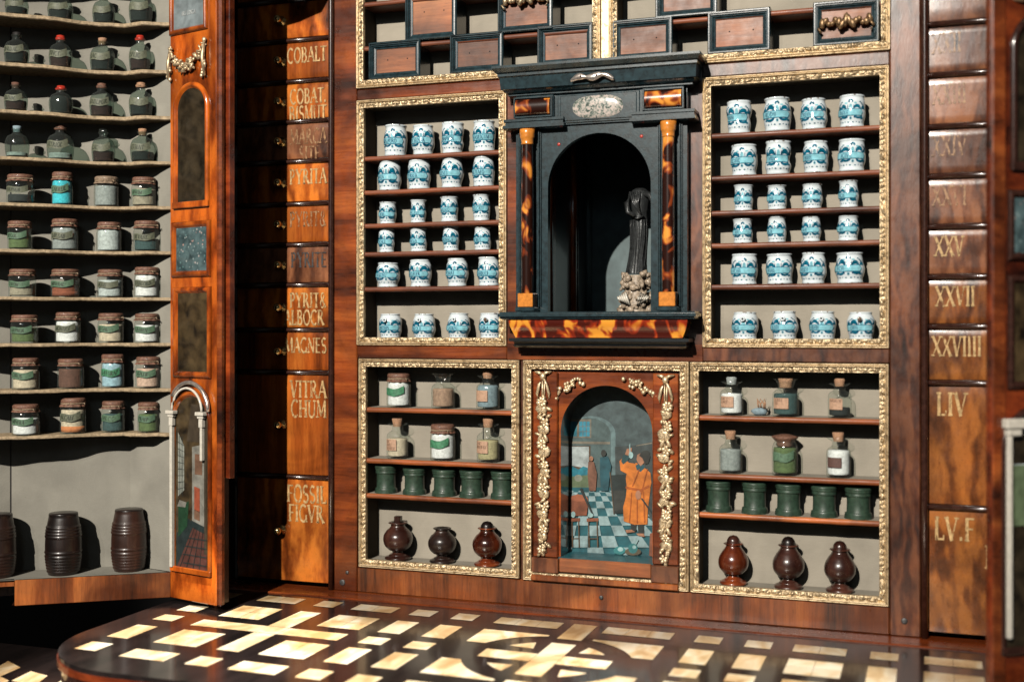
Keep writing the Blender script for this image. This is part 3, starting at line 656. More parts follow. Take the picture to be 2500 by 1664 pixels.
def rosette(m, c, r, mat, n=6, rnd=random):
    ph = rnd.random() * 2
    for k in range(n):
        a = ph + 2 * pi * k / n; d = Vector((cos(a), 0, sin(a)))
        m.ball((c[0] + d.x * r * .55, c[1] - r * .15, c[2] + d.z * r * .55), (r * .48, r * .22, r * .34), mat, 8, rot=Matrix.Rotation(-a, 3, 'Y'))
    m.ball((c[0], c[1] - r * .3, c[2]), r * .27, mat, 8)
def leaf(m, c, ang, l, w, mat, y=0):
    rot = Matrix.Rotation(-ang, 3, 'Y')
    m.ball((c[0] + cos(ang) * l / 2, c[1], c[2] + sin(ang) * l / 2), (l / 2, w * .45, w / 2), mat, 10, rot=rot)
    m.ball((c[0] + cos(ang) * l / 2, c[1] - w * .3, c[2] + sin(ang) * l / 2), (l / 2.3, w * .2, w / 9), mat, 8, rot=rot)
def garland(x, zt, zb, seed, width=.0125):
    m = MB(); r = random.Random(seed); y = -.001
    for sx in (-1, 1):                                  # ribbon bow
        m.tube([(x, y - .002, zt), (x + sx * .004, y - .003, zt + .002), (x + sx * .009, y - .001, zt + .003)], .0014, 'gilt_pale', 8, taper=[1, 1.3, .6])
        m.tube([(x, y - .002, zt - .002), (x + sx * .004, y - .003, zt - .010), (x + sx * .0065, y - .0015, zt - .020), (x + sx * .006, y, zt - .026)], .0013, 'gilt_pale', 8, taper=[1, 1.2, 1.3, .3])
    m.ball((x, y - .002, zt - .002), (.0035, .003, .004), 'gilt_pale', 10)
    m.tube([(x - .0012, y, zt - .004), (x - .001, y - .001, zt - .028)], .0009, 'gilt_pale', 6); m.tube([(x + .0012, y, zt - .004), (x + .001, y - .001, zt - .028)], .0009, 'gilt_pale', 6)
    z = zt - .029; k = 0
    while z > zb + .005:
        t = k % 6; off = r.uniform(-.35, .35) * width * .5
        for _ in range(3):
            a = r.choice((-1, 1)) * r.uniform(.2, 1.3) + (pi if r.random() < .5 else 0)
            leaf(m, (x + r.uniform(-.2, .2) * width, y - .0004, z + r.uniform(-.004, .004)), a, r.uniform(.0065, .0095), r.uniform(.0034, .0048), 'gilt')
        if t in (0, 3): rosette(m, (x + off, y - .0018, z), r.uniform(.0048, .0062), 'gilt_pale', r.choice((5, 6, 8)), r); z -= .0072
        elif t in (1, 4):
            rx = r.uniform(.0050, .0068); m.ball((x + off, y - .0012, z), (rx, .0017, rx * r.uniform(.8, 1.05)), 'gilt_pale', 16, bumpy=.2)
            for q in range(9): a = 2 * pi * q / 9; m.tube([(x + off, y - .0030, z), (x + off + rx * .55 * cos(a), y - .0026, z + rx * .55 * sin(a)), (x + off + rx * .95 * cos(a), y - .0012, z + rx * .95 * sin(a))], .00036, 'gilt', 4)
            m.ball((x + off, y - .0034, z), .0010, 'gilt_pale', 6); z -= .0082
        elif t == 2:
            for q in range(6): m.ball((x + off + r.uniform(-.0045, .0045), y - .0022, z + r.uniform(-.003, .003)), r.uniform(.0013, .0020), 'gilt_pale', 8)
            z -= .0058
        else:
            for sx in (-1, 1): leaf(m, (x + sx * .001, y - .002, z + .004), -pi / 2 + sx * .45, .010, .0040, 'gilt_pale')
            z -= .0078
        k += 1
    leaf(m, (x, y - .001, zb + .006), -pi / 2, .007, .004, 'gilt_pale'); m.ball((x, y - .002, zb + .006), .0028, 'gilt_pale', 8)
    return m
garland(-.3868, .2460, .0560, 21).build('garland', cd, (-.387, 0, .15)); garland(-.2565, .2440, .0535, 22).build('garland', cd, (-.2565, 0, .15))
for sx, x0 in ((1, -.3745), (-1, -.2680)):
    m = MB(); pts = [(x0 + sx * t * .032, .2255 + .014 * sin(t * 1.75)) for t in [i / 9 for i in range(10)]]
    leaf(m, (x0, .003, .222), 1.0 if sx > 0 else pi - 1.0, .012, .004, 'gilt_pale')
    for i, (x, z) in enumerate(pts):
        for q in range(4 if 2 < i < 8 else 1): m.ball((x + random.uniform(-.0022, .0022), .0022 - random.random() * .002, z + random.uniform(-.0045, .0035)), random.uniform(.0017, .0027), 'gilt_pale', 8)
    m.build('fruit_spray', cd, (x0, 0, .23))

# the painted scene, flat polygons on one board
PC = {}
def pc(name, c, mottle=.20, sc=110):
    if name not in PC: PC[name] = plain('paint_' + name, tuple(v * .50 for v in c), .45, 0, .12, mottle, sc, light=tuple(min(1, v * .88) for v in c))
    return 'paint_' + name
def PP(x, y, ox=1260, oy=860, s=2.614, Y=.0395): return FP(ox + x / s, oy + y / s, Y)
pm = MB(); LY = [.0395]
def paint(pts, col):
    LY[0] -= .00004; pm.poly([PP(x, y) for x, y in pts], LY[0], col)
def ell(cx, cy, rx, ry, n=14): return [(cx + rx * cos(2 * pi * i / n), cy + ry * sin(2 * pi * i / n)) for i in range(n)]
wallc = pc('wall', (.085, .125, .13)); 
pm.box(-.372, -.2690, .0396, .041, .054, .236, wallc)
archc = pc('arch_light', (.16, .25, .26)); dk = pc('dark', (.022, .036, .036)); br = pc('brown', (.13, .085, .05)); sky = pc('sky', (.52, .60, .60)); blue = pc('blue', (.03, .27, .36)); lt = pc('tile_light', (.36, .52, .54)); dt = pc('tile_dark', (.022, .14, .17))
orange = pc('robe', (.80, .24, .035)); orange_d = pc('robe_fold', (.50, .12, .02)); skin = pc('skin', (.50, .24, .14)); hair = pc('hair', (.04, .045, .04)); rust = pc('rust', (.30, .10, .05)); stone = pc('stone', (.24, .22, .17)); coat = pc('coat', (.025, .11, .14)); brick = pc('coat_brown', (.26, .12, .075)); glassy = pc('glass', (.40, .62, .62)); green = pc('foliage', (.16, .22, .12))
ar = [(635 - (635 - 320) / 2 * (1 - cos(a)), 520 - 115 * sin(a)) for a in [pi * i / 14 for i in range(15)]]
paint([(635, 880)] + ar + [(320, 880)], archc)
ar = [(605 - (605 - 320) / 2 * (1 - cos(a)), 525 - 108 * sin(a)) for a in [pi * i / 14 for i in range(15)]]
paint([(605, 880)] + ar + [(320, 880)], pc('room', (.10, .155, .155)))
paint([(330, 425), (480, 425), (480, 545), (330, 540)], stone); paint([(345, 440), (388, 440), (388, 535), (345, 535)], blue); paint([(403, 440), (470, 440), (470, 535), (403, 535)], pc('pane', (.06, .36, .50)))
for x in (425, 447): paint([(x, 440), (x + 3, 440), (x + 3, 535), (x, 535)], stone)
for y in (470, 502): paint([(403, y), (470, y), (470, y + 3), (403, y + 3)], stone)
paint([(330, 565), (600, 570), (600, 585), (330, 582)], stone)
paint([(345, 595), (475, 595), (475, 860), (345, 860)], br); paint([(350, 600), (465, 600), (465, 740), (350, 720)], sky); paint([(350, 720), (400, 745), (430, 725), (465, 738), (465, 800), (350, 800)], blue)
paint([(350, 790), (465, 780), (465, 860), (350, 860)], green); paint(ell(398, 800, 26, 22), pc('fountain', (.30, .33, .26)))
# floor
paint([(340, 860), (640, 860), (900, 1100), (900, 1345), (340, 1320)], dt)
vp = (470, 700)
for i in range(9):
    ya, yb = 880 + 440 * (i / 9) ** 1.7, 880 + 440 * ((i + 1) / 9) ** 1.7
    for k in range(-4, 9):
        if (i + k) % 2: continue
        xa = lambda kk, y: vp[0] + (kk * 95 - 10) * (y - vp[1]) / 600 * 1.15
        q = [(xa(k, ya), ya), (xa(k + 1, ya), ya), (xa(k + 1, yb), yb), (xa(k, yb), yb)]
        q = [(min(max(x, 340), 900), min(y, 1345)) for x, y in q]
        if q[1][0] - q[0][0] > 4 and q[2][0] - q[3][0] > 4: paint(q, lt)
paint([(635, 600), (760, 590), (900, 560), (900, 1100), (840, 1020), (700, 900), (640, 900)], pc('wall_shade', (.065, .085, .085)))
paint([(770, 590), (870, 572), (870, 580), (770, 596)], stone)
# distant figures
paint(ell(483, 675, 13, 16), skin); paint([(465, 695), (500, 695), (520, 770), (512, 880), (470, 880), (460, 770)], brick)
paint(ell(562, 640, 17, 22), hair); paint([(540, 668), (590, 660), (612, 720), (600, 800), (592, 880), (545, 880), (538, 760)], coat)
# cabinet and chair
paint([(610, 780), (705, 775), (710, 1020), (625, 1025)], dk); paint([(625, 880), (695, 875), (698, 1000), (632, 1005)], pc('cabinet', (.05, .055, .05)))
paint([(600, 760), (606, 760), (632, 1030), (626, 1030)], br)
# furnace, stools
paint([(350, 915), (400, 900), (462, 925), (465, 955), (455, 1035), (380, 1040), (350, 1010)], rust); paint(ell(405, 925, 55, 22), pc('copper', (.42, .14, .07)))
paint([(410, 870), (425, 860), (500, 1030), (490, 1035)], dk)
for x0, x1 in ((350, 412), (455, 530)):
    paint([(x0, 1055), (x1, 1052), (x1, 1072), (x0, 1075)], rust)
    for x in (x0 + 8, x1 - 12): paint([(x, 1072), (x + 7, 1072), (x + 12, 1240), (x + 4, 1240)], br)
    paint([(x0 + 8, 1180), (x1 - 4, 1180), (x1 - 4, 1186), (x0 + 8, 1186)], br)
paint(ell(480, 1035, 18, 14), glassy); paint(ell(370, 1030, 14, 20), glassy)
# robed figure
paint([(735, 1085), (775, 1085), (770, 1135), (735, 1140), (705, 1142), (700, 1130), (738, 1125)], dk); paint([(703, 1128), (740, 1125), (765, 1140), (710, 1147)], skin)
paint([(780, 1085), (820, 1080), (822, 1150), (785, 1160)], dk); paint([(770, 1150), (820, 1150), (825, 1172), (785, 1165)], skin)
paint([(712, 855), (790, 858), (855, 820), (862, 870), (845, 1000), (842, 1092), (760, 1095), (692, 1072), (688, 985), (705, 920)], orange)
paint([(715, 750), (770, 700), (820, 728), (862, 765), (868, 830), (850, 905), (800, 905), (712, 862), (705, 800)], orange)
paint([(665, 690), (690, 665), (725, 700), (760, 705), (770, 770), (720, 775), (672, 750)], orange)
paint([(690, 650), (735, 660), (715, 690), (688, 712), (676, 690)], pc('sleeve', (.03, .10, .11)))
paint([(700, 648), (712, 612), (745, 605), (742, 632), (720, 655)], skin); paint(ell(738, 652, 15, 22), glassy); paint([(726, 590), (733, 575), (736, 640), (730, 640)], glassy)
paint([(768, 718), (800, 700), (830, 728), (800, 758), (776, 745)], coat)
paint([(778, 650), (800, 640), (825, 645), (828, 695), (800, 722), (782, 700), (774, 680)], skin); paint([(800, 640), (845, 622), (862, 660), (850, 705), (828, 712), (812, 672), (790, 655)], hair); paint(ell(832, 640, 27, 18), hair)
paint([(705, 850), (800, 868), (855, 840), (856, 856), (800, 884), (704, 864)], orange_d)
for a, c in (((740, 890), (725, 1080)), ((775, 880), (775, 1085)), ((815, 880), (822, 1080)), ((840, 740), (800, 900)), ((790, 740), (745, 850))):
    paint([a, (a[0] + 6, a[1]), (c[0] + 8, c[1]), c], orange_d)
paint(ell(785, 905, 18, 30), skin); paint([(800, 925), (812, 925), (892, 1040), (886, 1048)], dk)
# flasks on the floor and window reflections
paint(ell(665, 1258, 38, 26), pc('flask', (.05, .26, .27))); paint(ell(672, 1250, 18, 14), glassy)
paint(ell(752, 1265, 52, 24), pc('ring', (.16, .13, .08))); paint(ell(752, 1245, 30, 32), pc('flask', (.05, .26, .27))); paint(ell(760, 1236, 12, 12), glassy); paint([(762, 1215), (782, 1185), (788, 1190), (772, 1220)], glassy)
paint([(860, 1150), (888, 1140), (888, 1300), (855, 1290)], rust)
pm.box(-.371, -.2705, .0005, .0395, .0538, .0548, dt)
pm.build('painted_scene', cd, (XC, .04, .14))

# ---- black portico (aedicule)
b = MB()
PX0, PX1 = -.4135, -.2325
def CA(x, y, Y): return FP(1200 + x / 2.177, 140 + y / 2.177, Y)
arch_plate(b, PX0, PX1, .3115, .5040, -.3785, -.2695, .3116, .4945, -.0120, -.004, 'ebony', 'ebony')
b.box(PX0, PX0 + .0008, -.0118, .0008, .3115, .5600, 'ebony'); b.box(PX1 - .0008, PX1, -.0118, .0008, .3115, .5600, 'ebony')
port = b.build('portico', cab, (-.323, -.01, .42))
b = MB()          # inner chamber
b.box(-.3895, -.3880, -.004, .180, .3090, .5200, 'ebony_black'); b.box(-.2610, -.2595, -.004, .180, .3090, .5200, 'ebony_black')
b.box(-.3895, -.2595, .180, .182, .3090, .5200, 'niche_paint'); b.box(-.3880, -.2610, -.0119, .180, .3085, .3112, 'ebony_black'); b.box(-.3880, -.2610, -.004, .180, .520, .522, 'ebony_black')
for yy, r, mt in ((.006, .0030, 'walnut_stile'), (.020, .0034, 'walnut_leaf'), (.028, .0016, 'bead_dark'), (.108, .0044, 'walnut_leaf'), (.124, .002, 'bead_dark'), (.172, .004, 'niche_paint')):
    b.tube([(-.3868, yy, .3112), (-.3868, yy, .42), (-.3868, yy, .52)], r, mt, 12)
    b.tube([(-.2625, yy, .3112), (-.2625, yy, .42), (-.2625, yy, .52)], r, mt, 12)
b.build('inner_chamber', port, (-.323, .09, .42))
def molding_box(mb, x0, x1, z0, z1, steps, mat, side=True):
    """horizontal moulding: steps = (fraction from bottom, projection)"""
    H = z1 - z0; prof = [(0, .0)] + [(f, p) for f, p in steps] + [(1, 0.)]
    vs = []
    for f, p in prof: vs += [(x0 - p * .55, -p, z0 + f * H), (x1 + p * .55, -p, z0 + f * H), (x1 + p * .55, .0006, z0 + f * H), (x0 - p * .55, .0006, z0 + f * H)]
    n = len(prof); fs = []
    for i in range(n - 1):
        for k in range(4): a = i * 4 + k; c = i * 4 + (k + 1) % 4; fs.append((a, c, c + 4, a + 4))
    fs += [(0, 3, 2, 1), ((n - 1) * 4, (n - 1) * 4 + 1, (n - 1) * 4 + 2, (n - 1) * 4 + 3)]
    mb.add(vs, fs, mat)
b = MB()   # cornice
molding_box(b, -.4105, -.2360, .5350, .5655, [(.0, .013), (.06, .018), (.12, .018), (.14, .021), (.22, .025), (.24, .027), (.62, .0285), (.66, .031), (.74, .031), (.78, .034), (.9, .038), (.98, .038)], 'ebony')
b.build('cornice', port, (-.323, -.02, .55))
b = MB()   # entablature
b.box(-.4120, -.2345, -.0150, .0006, .5042, .5350, 'ebony')
for x0, x1 in ((-.4140, -.3680), (-.2785, -.2325)):
    molding_box(b, x0 + .003, x1 - .003, .5005, .5120, [(0, .020), (.15, .024), (.4, .024), (.45, .021), (.7, .021), (.75, .0225), (.98, .0225)], 'ebony')
    b.box(x0 + .002, x1 - .002, -.0195, .0006, .5120, .5355, 'ebony', .0006)
    for k, (g, d) in enumerate(((.0035, .0215), (.0065, .0205))):
        pass
for cx in (-.3230,):
    for i in range(2):
        x0, x1 = -.3665 + i * .003, -.2800 - i * .003
        b.box(x0, x1, -.0165 - i * .001, .0006, .5055 + i * .002, .5350 - i * .0015, 'ebony', .0006)
b.build('entablature', port, (-.323, -.02, .52))
for xa, xb, mt in ((-.4105, -.3735, 'tortoiseshell'), (-.2735, -.2365, 'tortoiseshell_amber')):
    m = MB(); n = 14; vs = []
    for i in range(n + 1):
        a = pi * i / n
        for x in (xa, xb): vs.append((x, -.0196 - .0048 * sin(a), .5235 - .0085 * cos(a)))
    m.add(vs, [(2 * i, 2 * i + 1, 2 * i + 3, 2 * i + 2) for i in range(n)], mt, True)
    for x in (xa, xb): m.add([(x, -.0196 - .0048 * sin(pi * i / n), .5235 - .0085 * cos(pi * i / n)) for i in range(n + 1)], [tuple(range(n + 1))], mt)
    for z in (.5135, .5335): m.box(xa - .002, xb + .002, -.0215, -.019, z - .0008, z + .0008, 'ebony', .0003)
    m.box(xa - .0025, xa - .0008, -.0220, -.019, .5127, .5343, 'ebony', .0003); m.box(xb + .0008, xb + .0025, -.0220, -.019, .5127, .5343, 'ebony', .0003)
    m.build('tortoiseshell_panel', port, ((xa + xb) / 2, -.02, .5235))
m = MB(); n = 40; vs = [(-.3235, -.0192, .5205)]
for rr, yy in ((.35, -.0192), (.7, -.0188), (.93, -.0182), (1, -.0170)):
    for k in range(n):
        a = 2 * pi * k / n; c = (abs(cos(a)) ** .62) * (1 if cos(a) > 0 else -1)
        vs.append((-.3235 + .0275 * rr * c, yy, .5205 + .0118 * rr * sin(a)))
fs = [(0, 1 + k, 1 + (k + 1) % n) for k in range(n)] + [(1 + i * n + k, 1 + (i + 1) * n + k, 1 + (i + 1) * n + (k + 1) % n, 1 + i * n + (k + 1) % n) for i in range(3) for k in range(n)]
m.add(vs, fs, 'speckled_stone', True); m.build('stone_oval', port, (-.3235, -.018, .5205))
m = MB()  # metal scroll on the cornice
vs = []; N2 = 30; (ka, za_), (kb, zb_) = U(1314, 184, -.031), U(1412, 174, -.031); zk = (za_ + zb_) / 2
for i in range(N2 + 1):
    t = i / N2; x = ka + (kb - ka) * t; zc = zk - .0015 + .0016 * sin(t * pi * 3.2) + .0032 * sin(t * pi); wd = .0010 + .0024 * abs(sin(t * pi * 2.5 + .3)) * sin(pi * t) ** .4 + .0006
    yy = -.0312 - .0022 * sin(t * pi)
    vs += [(x, yy, zc - wd), (x, yy - .0016, zc - wd * .5), (x, yy - .0018, zc + wd * .5), (x, yy, zc + wd)]
m.add(vs, [(i * 4 + j, (i + 1) * 4 + j, (i + 1) * 4 + j + 1, i * 4 + j + 1) for i in range(N2) for j in range(3)], 'pewter', True)
m.ball((ka + .25 * (kb - ka), -.0345, zk + .0015), (.0011, .0006, .0011), 'hole_black', 8); m.ball((ka + .62 * (kb - ka), -.0352, zk + .0015), (.0011, .0006, .0011), 'hole_black', 8)
m.build('metal_clasp', port, (-.328, -.03, .558))
for xc, mt in ((-.3978, 'tortoiseshell'), (-.2495, 'tortoiseshell_amber')):
    yc = -.0215
    m = MB(); m.lathe((xc, yc, 0), [(.0062, .3305), (.0064, .36), (.0064, .42), (.0058, .4855)], mt, 28); col = m.build('column', port, (xc, yc, .41))
    m = MB(); m.lathe((xc, yc, 0), [(.0060, .4845), (.0068, .4852), (.0062, .4862), (.0068, .4905), (.0079, .4925), (.0076, .4935), (.0080, .4950), (.0082, .5000), (.0078, .5004)], 'amber_wood', 28); m.build('capital', col, (xc, yc, .49))
    m = MB(); m.box(xc - .0082, xc + .0082, yc - .0075, yc + .0085, .3165, .3305, 'amber_wood', .0005); m.build('base_block', col, (xc, yc, .32))
    m = MB(); m.box(xc - .0105, xc + .0105, yc - .0095, yc + .01, .3117, .3163, 'ebony', .0008)
    m.box(xc - .0110, xc - .0095, -.0155, -.012, .3165, .5005, 'ebony', .0004); m.box(xc + .0095, xc + .0110, -.0155, -.012, .3165, .5005, 'ebony', .0004)
    m.box(xc - .0125, xc - .0117, -.0145, -.012, .3165, .5005, 'ebony'); m.box(xc + .0117, xc + .0125, -.0145, -.012, .3165, .5005, 'ebony')
    m.build('pilaster_edge', col, (xc, -.015, .4))
b = MB()   # base: plinth moulding, shell frieze, lower moulding
molding_box(b, -.4075, -.2385, .3030, .3114, [(0, .026), (.15, .031), (.35, .031), (.4, .034), (.75, .034), (.8, .032), (.98, .032)], 'ebony')
b.build('plinth_moulding', port, (-.323, -.02, .307))
b = MB(); n = 10; vs = []
for i in range(n + 1):
    a = i / n; y = -.024 - .005 * sin(a * pi / 2) ** 2
    ins = .006 * (1 - a) ** 1.5
    vs += [(-.4160 + ins, .0006, .2850 + .0178 * a), (-.4160 + ins, y, .2850 + .0178 * a), (-.2290 - ins, y, .2850 + .0178 * a), (-.2290 - ins, .0006, .2850 + .0178 * a)]
b.add(vs, [(i * 4 + j, i * 4 + j + 1, i * 4 + 5 + j, i * 4 + 4 + j) for i in range(n) for j in range(3)], 'tortoiseshell_red', False)
b.build('tortoiseshell_frieze', port, (-.323, -.02, .294))
b = MB(); molding_box(b, -.4015, -.2430, .2745, .2848, [(0, .018), (.2, .022), (.35, .020), (.6, .021), (.65, .027), (.95, .027)], 'ebony_black'); b.build('lower_moulding', port, (-.323, -.02, .28))
b = MB()
for x, z in (CA(358, 463, -.012), CA(797, 420, -.012)): b.ball((x, -.0121, z), (.0018, .0006, .0018), 'red_wax', 10)
b.build('peg', port, (-.32, -.012, .48))

# ---- statuette
sx0, sz0 = CA(742, 1340, .010); sx0 = -.2895
st = thing('bronze_statuette', 'dark bronze robed figure without a head on a shell crusted base inside the black portico', 'statuette', (sx0, .010, .3112))
m = MB(); r = random.Random(5)
m.lathe((sx0, .010, .3112), [(.013, 0), (.011, .012), (.009, .024), (.008, .038)], 'shell_crust', 20)
for k in range(120):
    h = r.random(); z = .3125 + h * .038; a = r.uniform(0, 2 * pi); rad = (.0165 if h < .45 else .011 if h < .6 else .0145) + r.uniform(-.002, .002); s = r.uniform(.0022, .0045)
    m.ball((sx0 + rad * cos(a), .010 + rad * .7 * sin(a), z), (s, s * .7, s * r.uniform(.5, 1)), 'shell_crust', 8, rot=Matrix.Rotation(r.uniform(0, 3), 3, 'Y'), bumpy=.25)
for sx in (-1, 1):
    for k in range(5): m.tube([(sx0 + sx * (.004 + k * .0022), -.004, .318 + .001 * k), (sx0 + sx * (.006 + k * .0022), -.007, .325), (sx0 + sx * (.008 + k * .002), -.004, .3305 - k * .001)], .0012, 'cream_ivory', 6)
m.build('shell_base', st, (sx0, .01, .32))
m = MB(); zb = .3505
prof = smoothp([(.0118, 0), (.0110, .004), (.0098, .014), (.0092, .028), (.0096, .042), (.0090, .053), (.0078, .059), (.0086, .066), (.0100, .075), (.0104, .081), (.0085, .0855), (.0050, .0880), (.001, .0885)], 3)
def sway(z): return .0009 * sin((z - .01) * 60) * (1 if z > .01 else .4) + .050 * z
m.lathe((sx0, .010, zb), prof, 'bronze', 64, rfun=lambda rr, z, a: rr * (1 + (.03 * sin(8 * a + 40 * z) + .015 * sin(15 * a)) * (1 if z < .056 else .35)) * (1 - .25 * abs(cos(a))),
        xf=lambda p: Vector((p.x + sway(p.z - zb), p.y, p.z)))
for k in range(7):
    a = -1.1 + k * .36
    m.tube([(sx0 + sway(z) + .0098 * sin(a + .1 * sin(z * 70 + k)), .010 - .0078 * cos(a), zb + z) for z in [.001 + .0068 * q for q in range(9)]], .0004, 'bronze', 6)
S0 = sway(.078)
m.tube([(sx0 + S0 - .0075, .005, zb + .080), (sx0 + S0 - .0120, .001, zb + .072), (sx0 + S0 - .0095, -.001, zb + .063), (sx0 + S0 - .002, -.002, zb + .059)], .0030, 'bronze', 10, taper=[1.2, 1, .9, .6])
m.tube([(sx0 + S0 + .007, .006, zb + .082), (sx0 + S0 + .0125, .003, zb + .080), (sx0 + S0 + .0165, .001, zb + .073), (sx0 + S0 + .0195, 0, zb + .068)], .0029, 'bronze', 10, taper=[1.3, 1.1, .95, .5])
for k in range(5): m.tube([(sx0 + S0 - .0085 + k * .0028, .0025 - k * .0003, zb + .084), (sx0 + S0 - .004 + k * .0012, -.0005, zb + .072), (sx0 + S0 + .004 - k * .0005, .0005, zb + .060 + k * .001)], .0010, 'bronze', 6)
m.tube([(sx0 + S0 - .005, .003, zb + .058), (sx0 + S0, .000, zb + .0565), (sx0 + S0 + .006, .003, zb + .059)], .0014, 'bronze', 6)
m.build('figure', st, (sx0, .01, zb))

# ---- framed boxes on the upper shelves
def frame_box(x0, x1, z0, z1, label, matw='plain_board', carved=None, y=-.0015, holes=True, tilt=0):
    o = thing('framed_drawer_box', label, 'box', ((x0 + x1) / 2, .012, z0), 'ebony framed boxes on the top shelves')
    m = MB(); w = .0078; d = .027
    prof = [(0, d), (0, 0), (.12, -.0012), (.25, -.0012), (.28, .0004), (.45, .0002), (.50, .0018), (.66, .0014), (.7, .0030), (.95, .0036), (1, .0044), (1, .006)]
    cs = [(x0, z0, 1, 0, 0, 1), (x1, z0, 0, 1, -1, 0), (x1, z1, -1, 0, 0, -1), (x0, z1, 0, -1, 1, 0)]
    for (ox, oz, dx, dz, nx, nz) in cs:
        L = (x1 - x0) if dx else (z1 - z0); vs = []
        for i in (0, 1):
            for q, dd in prof: a = q * w + (L - 2 * q * w) * i; vs.append((ox + dx * a + nx * q * w, y + dd, oz + dz * a + nz * q * w))
        P = len(prof); m.add(vs, [(j, P + j, P + j + 1, j + 1) for j in range(P - 1)], 'ebony')
    m.build('ebony_frame', o, ((x0 + x1) / 2, 0, (z0 + z1) / 2))
    m = MB(); m.box(x0 + w - .0005, x1 - w + .0005, y + .0044, y + d, z0 + w - .0005, z1 - w + .0005, matw); m.build('wood_panel', o, ((x0 + x1) / 2, 0, (z0 + z1) / 2))
    cxm, czm = (x0 + x1) / 2, (z0 + z1) / 2
    if carved:
        m = MB(); W = (x1 - x0) * .36
        for i in range(15):
            t = i / 14 * 2 - 1; m.ball((cxm + t * W, y + .0005 - .003 * (1 - t * t), czm + .0022 * sin(i * 1.9)), (.0030, .0042, .0050 + .0025 * cos(t * 5)), carved, 8, rot=Matrix.Rotation(.5 * sin(i * 1.3), 3, 'Y'), bumpy=.2)
        for sx in (-1, 1): m.tube([(cxm + sx * W, y, czm), (cxm + sx * (W + .004), y - .001, czm - .005), (cxm + sx * (W + .001), y, czm - .009)], .0014, carved, 8)
        m.build('carved_pull', o, (cxm, 0, czm))
    elif holes:
        m = MB()
        for sx in (-1, 1): m.ball((cxm + sx * (x1 - x0) * .19 + .002, y + .0044, czm + .001), (.0008, .0003, .0008), 'hole_black', 10)
        m.build('pull_hole', o, (cxm, 0, czm))
    return o
ZF = .5680
def fb(xa, ya, xb, yb, zbot, label, **k):
    (x0, _), (x1, z1) = U(xa, ya, -.0015), U(xb, yb, -.0015); _, zt = U(xa, ya, -.0015); 
    frame_box(x0, x1, zbot, max(zt, z1) if False else (zt + z1) / 2, label, **k)
b0 = ZF + .0006
fb(848, 96, 967, 92, b0, 'leftmost ebony framed wooden box on the lowest top shelf, wood brown with two holes')
fb(1035, 78, 1158, 74, b0, 'second ebony framed box on the lowest top shelf, orange wood split by a dark line')
fb(1236, 58, 1364, 54, b0, 'third ebony framed box, dark reddish wood, left of the gilt double upright')
fb(1409, 46, 1547, 38, b0, 'ebony framed box with a worn brown centre, just right of the gilt double upright')
fb(1628, 26, 1772, 18, b0, 'ebony framed box with a pale chipped line, second right of the gilt double upright')
fb(1871, 4, 2023, -4, b0, 'ebony framed box with a carved gilt twisted pull at the right end', carved='gilt_old')
fb(932, -35, 1051, -42, TS + .0008, 'left ebony framed box on the second shelf, cut by the photo top edge, two holes')
fb(1145, -72, 1272, -77, TS + .0008, 'ebony framed box with a gilt scroll pull on the second shelf', carved='gilt')
fb(1508, -100, 1650, -110, TS + .0018, 'ebony framed box on the second shelf right of the gilt upright, only its foot showing')

# ------------------------------------------------------------------ blue and white jars
def prof_at(P, v):
    for (r0, z0), (r1, z1) in zip(P, P[1:]):
        if z0 <= v <= z1: return r0 + (r1 - r0) * (v - z0) / max(1e-6, z1 - z0)
    return P[-1][0]
POTP = {'bulge': smoothp([(.86, 0), (.90, .03), (.87, .09), (.88, .16), (.96, .30), (1.0, .46), (1.0, .64), (.96, .78), (.88, .88), (.87, .93), (.92, .97), (.90, 1)]),
        'waist': smoothp([(.84, 0), (.86, .03), (.84, .10), (.92, .20), (.95, .30), (.86, .42), (.85, .50), (.97, .68), (1.0, .80), (.92, .9), (.95, .97), (.93, 1)]),
        'cup': smoothp([(.86, 0), (.90, .04), (.86, .10), (.90, .22), (.94, .4), (.94, .6), (.92, .75), (.88, .86), (.93, .95), (1.0, .985), (.97, 1)]),
        'barrel': smoothp([(.80, 0), (.84, .04), (.84, .12), (.95, .30), (1.0, .5), (.97, .68), (.86, .85), (.80, .93), (.84, .97), (.82, 1)])}
def wrap(mb, P, c, R, H, pts, mat, off=.00022, rings=3):
    """pts polygon in (u arc length / R, v 0..1) mapped on to the lathe"""
    cu = sum(p[0] for p in pts) / len(pts); cv = sum(p[1] for p in pts) / len(pts); vs = [(cu, cv)]; n = len(pts)
    for k in range(1, rings + 1): vs += [(cu + (u - cu) * k / rings, cv + (v - cv) * k / rings) for u, v in pts]
    out = []
    for u, v in vs:
        r = prof_at(P, min(max(v, 0), 1)) * R + off; out.append((c[0] + r * sin(u), c[1] - r * cos(u), c[2] + v * H))
    fs = [(0, 1 + k, 1 + (k + 1) % n) for k in range(n)]
    for i in range(rings - 1): fs += [(1 + i * n + k, 1 + (i + 1) * n + k, 1 + (i + 1) * n + (k + 1) % n, 1 + i * n + (k + 1) % n) for k in range(n)]
    mb.add(out, fs, mat, True)
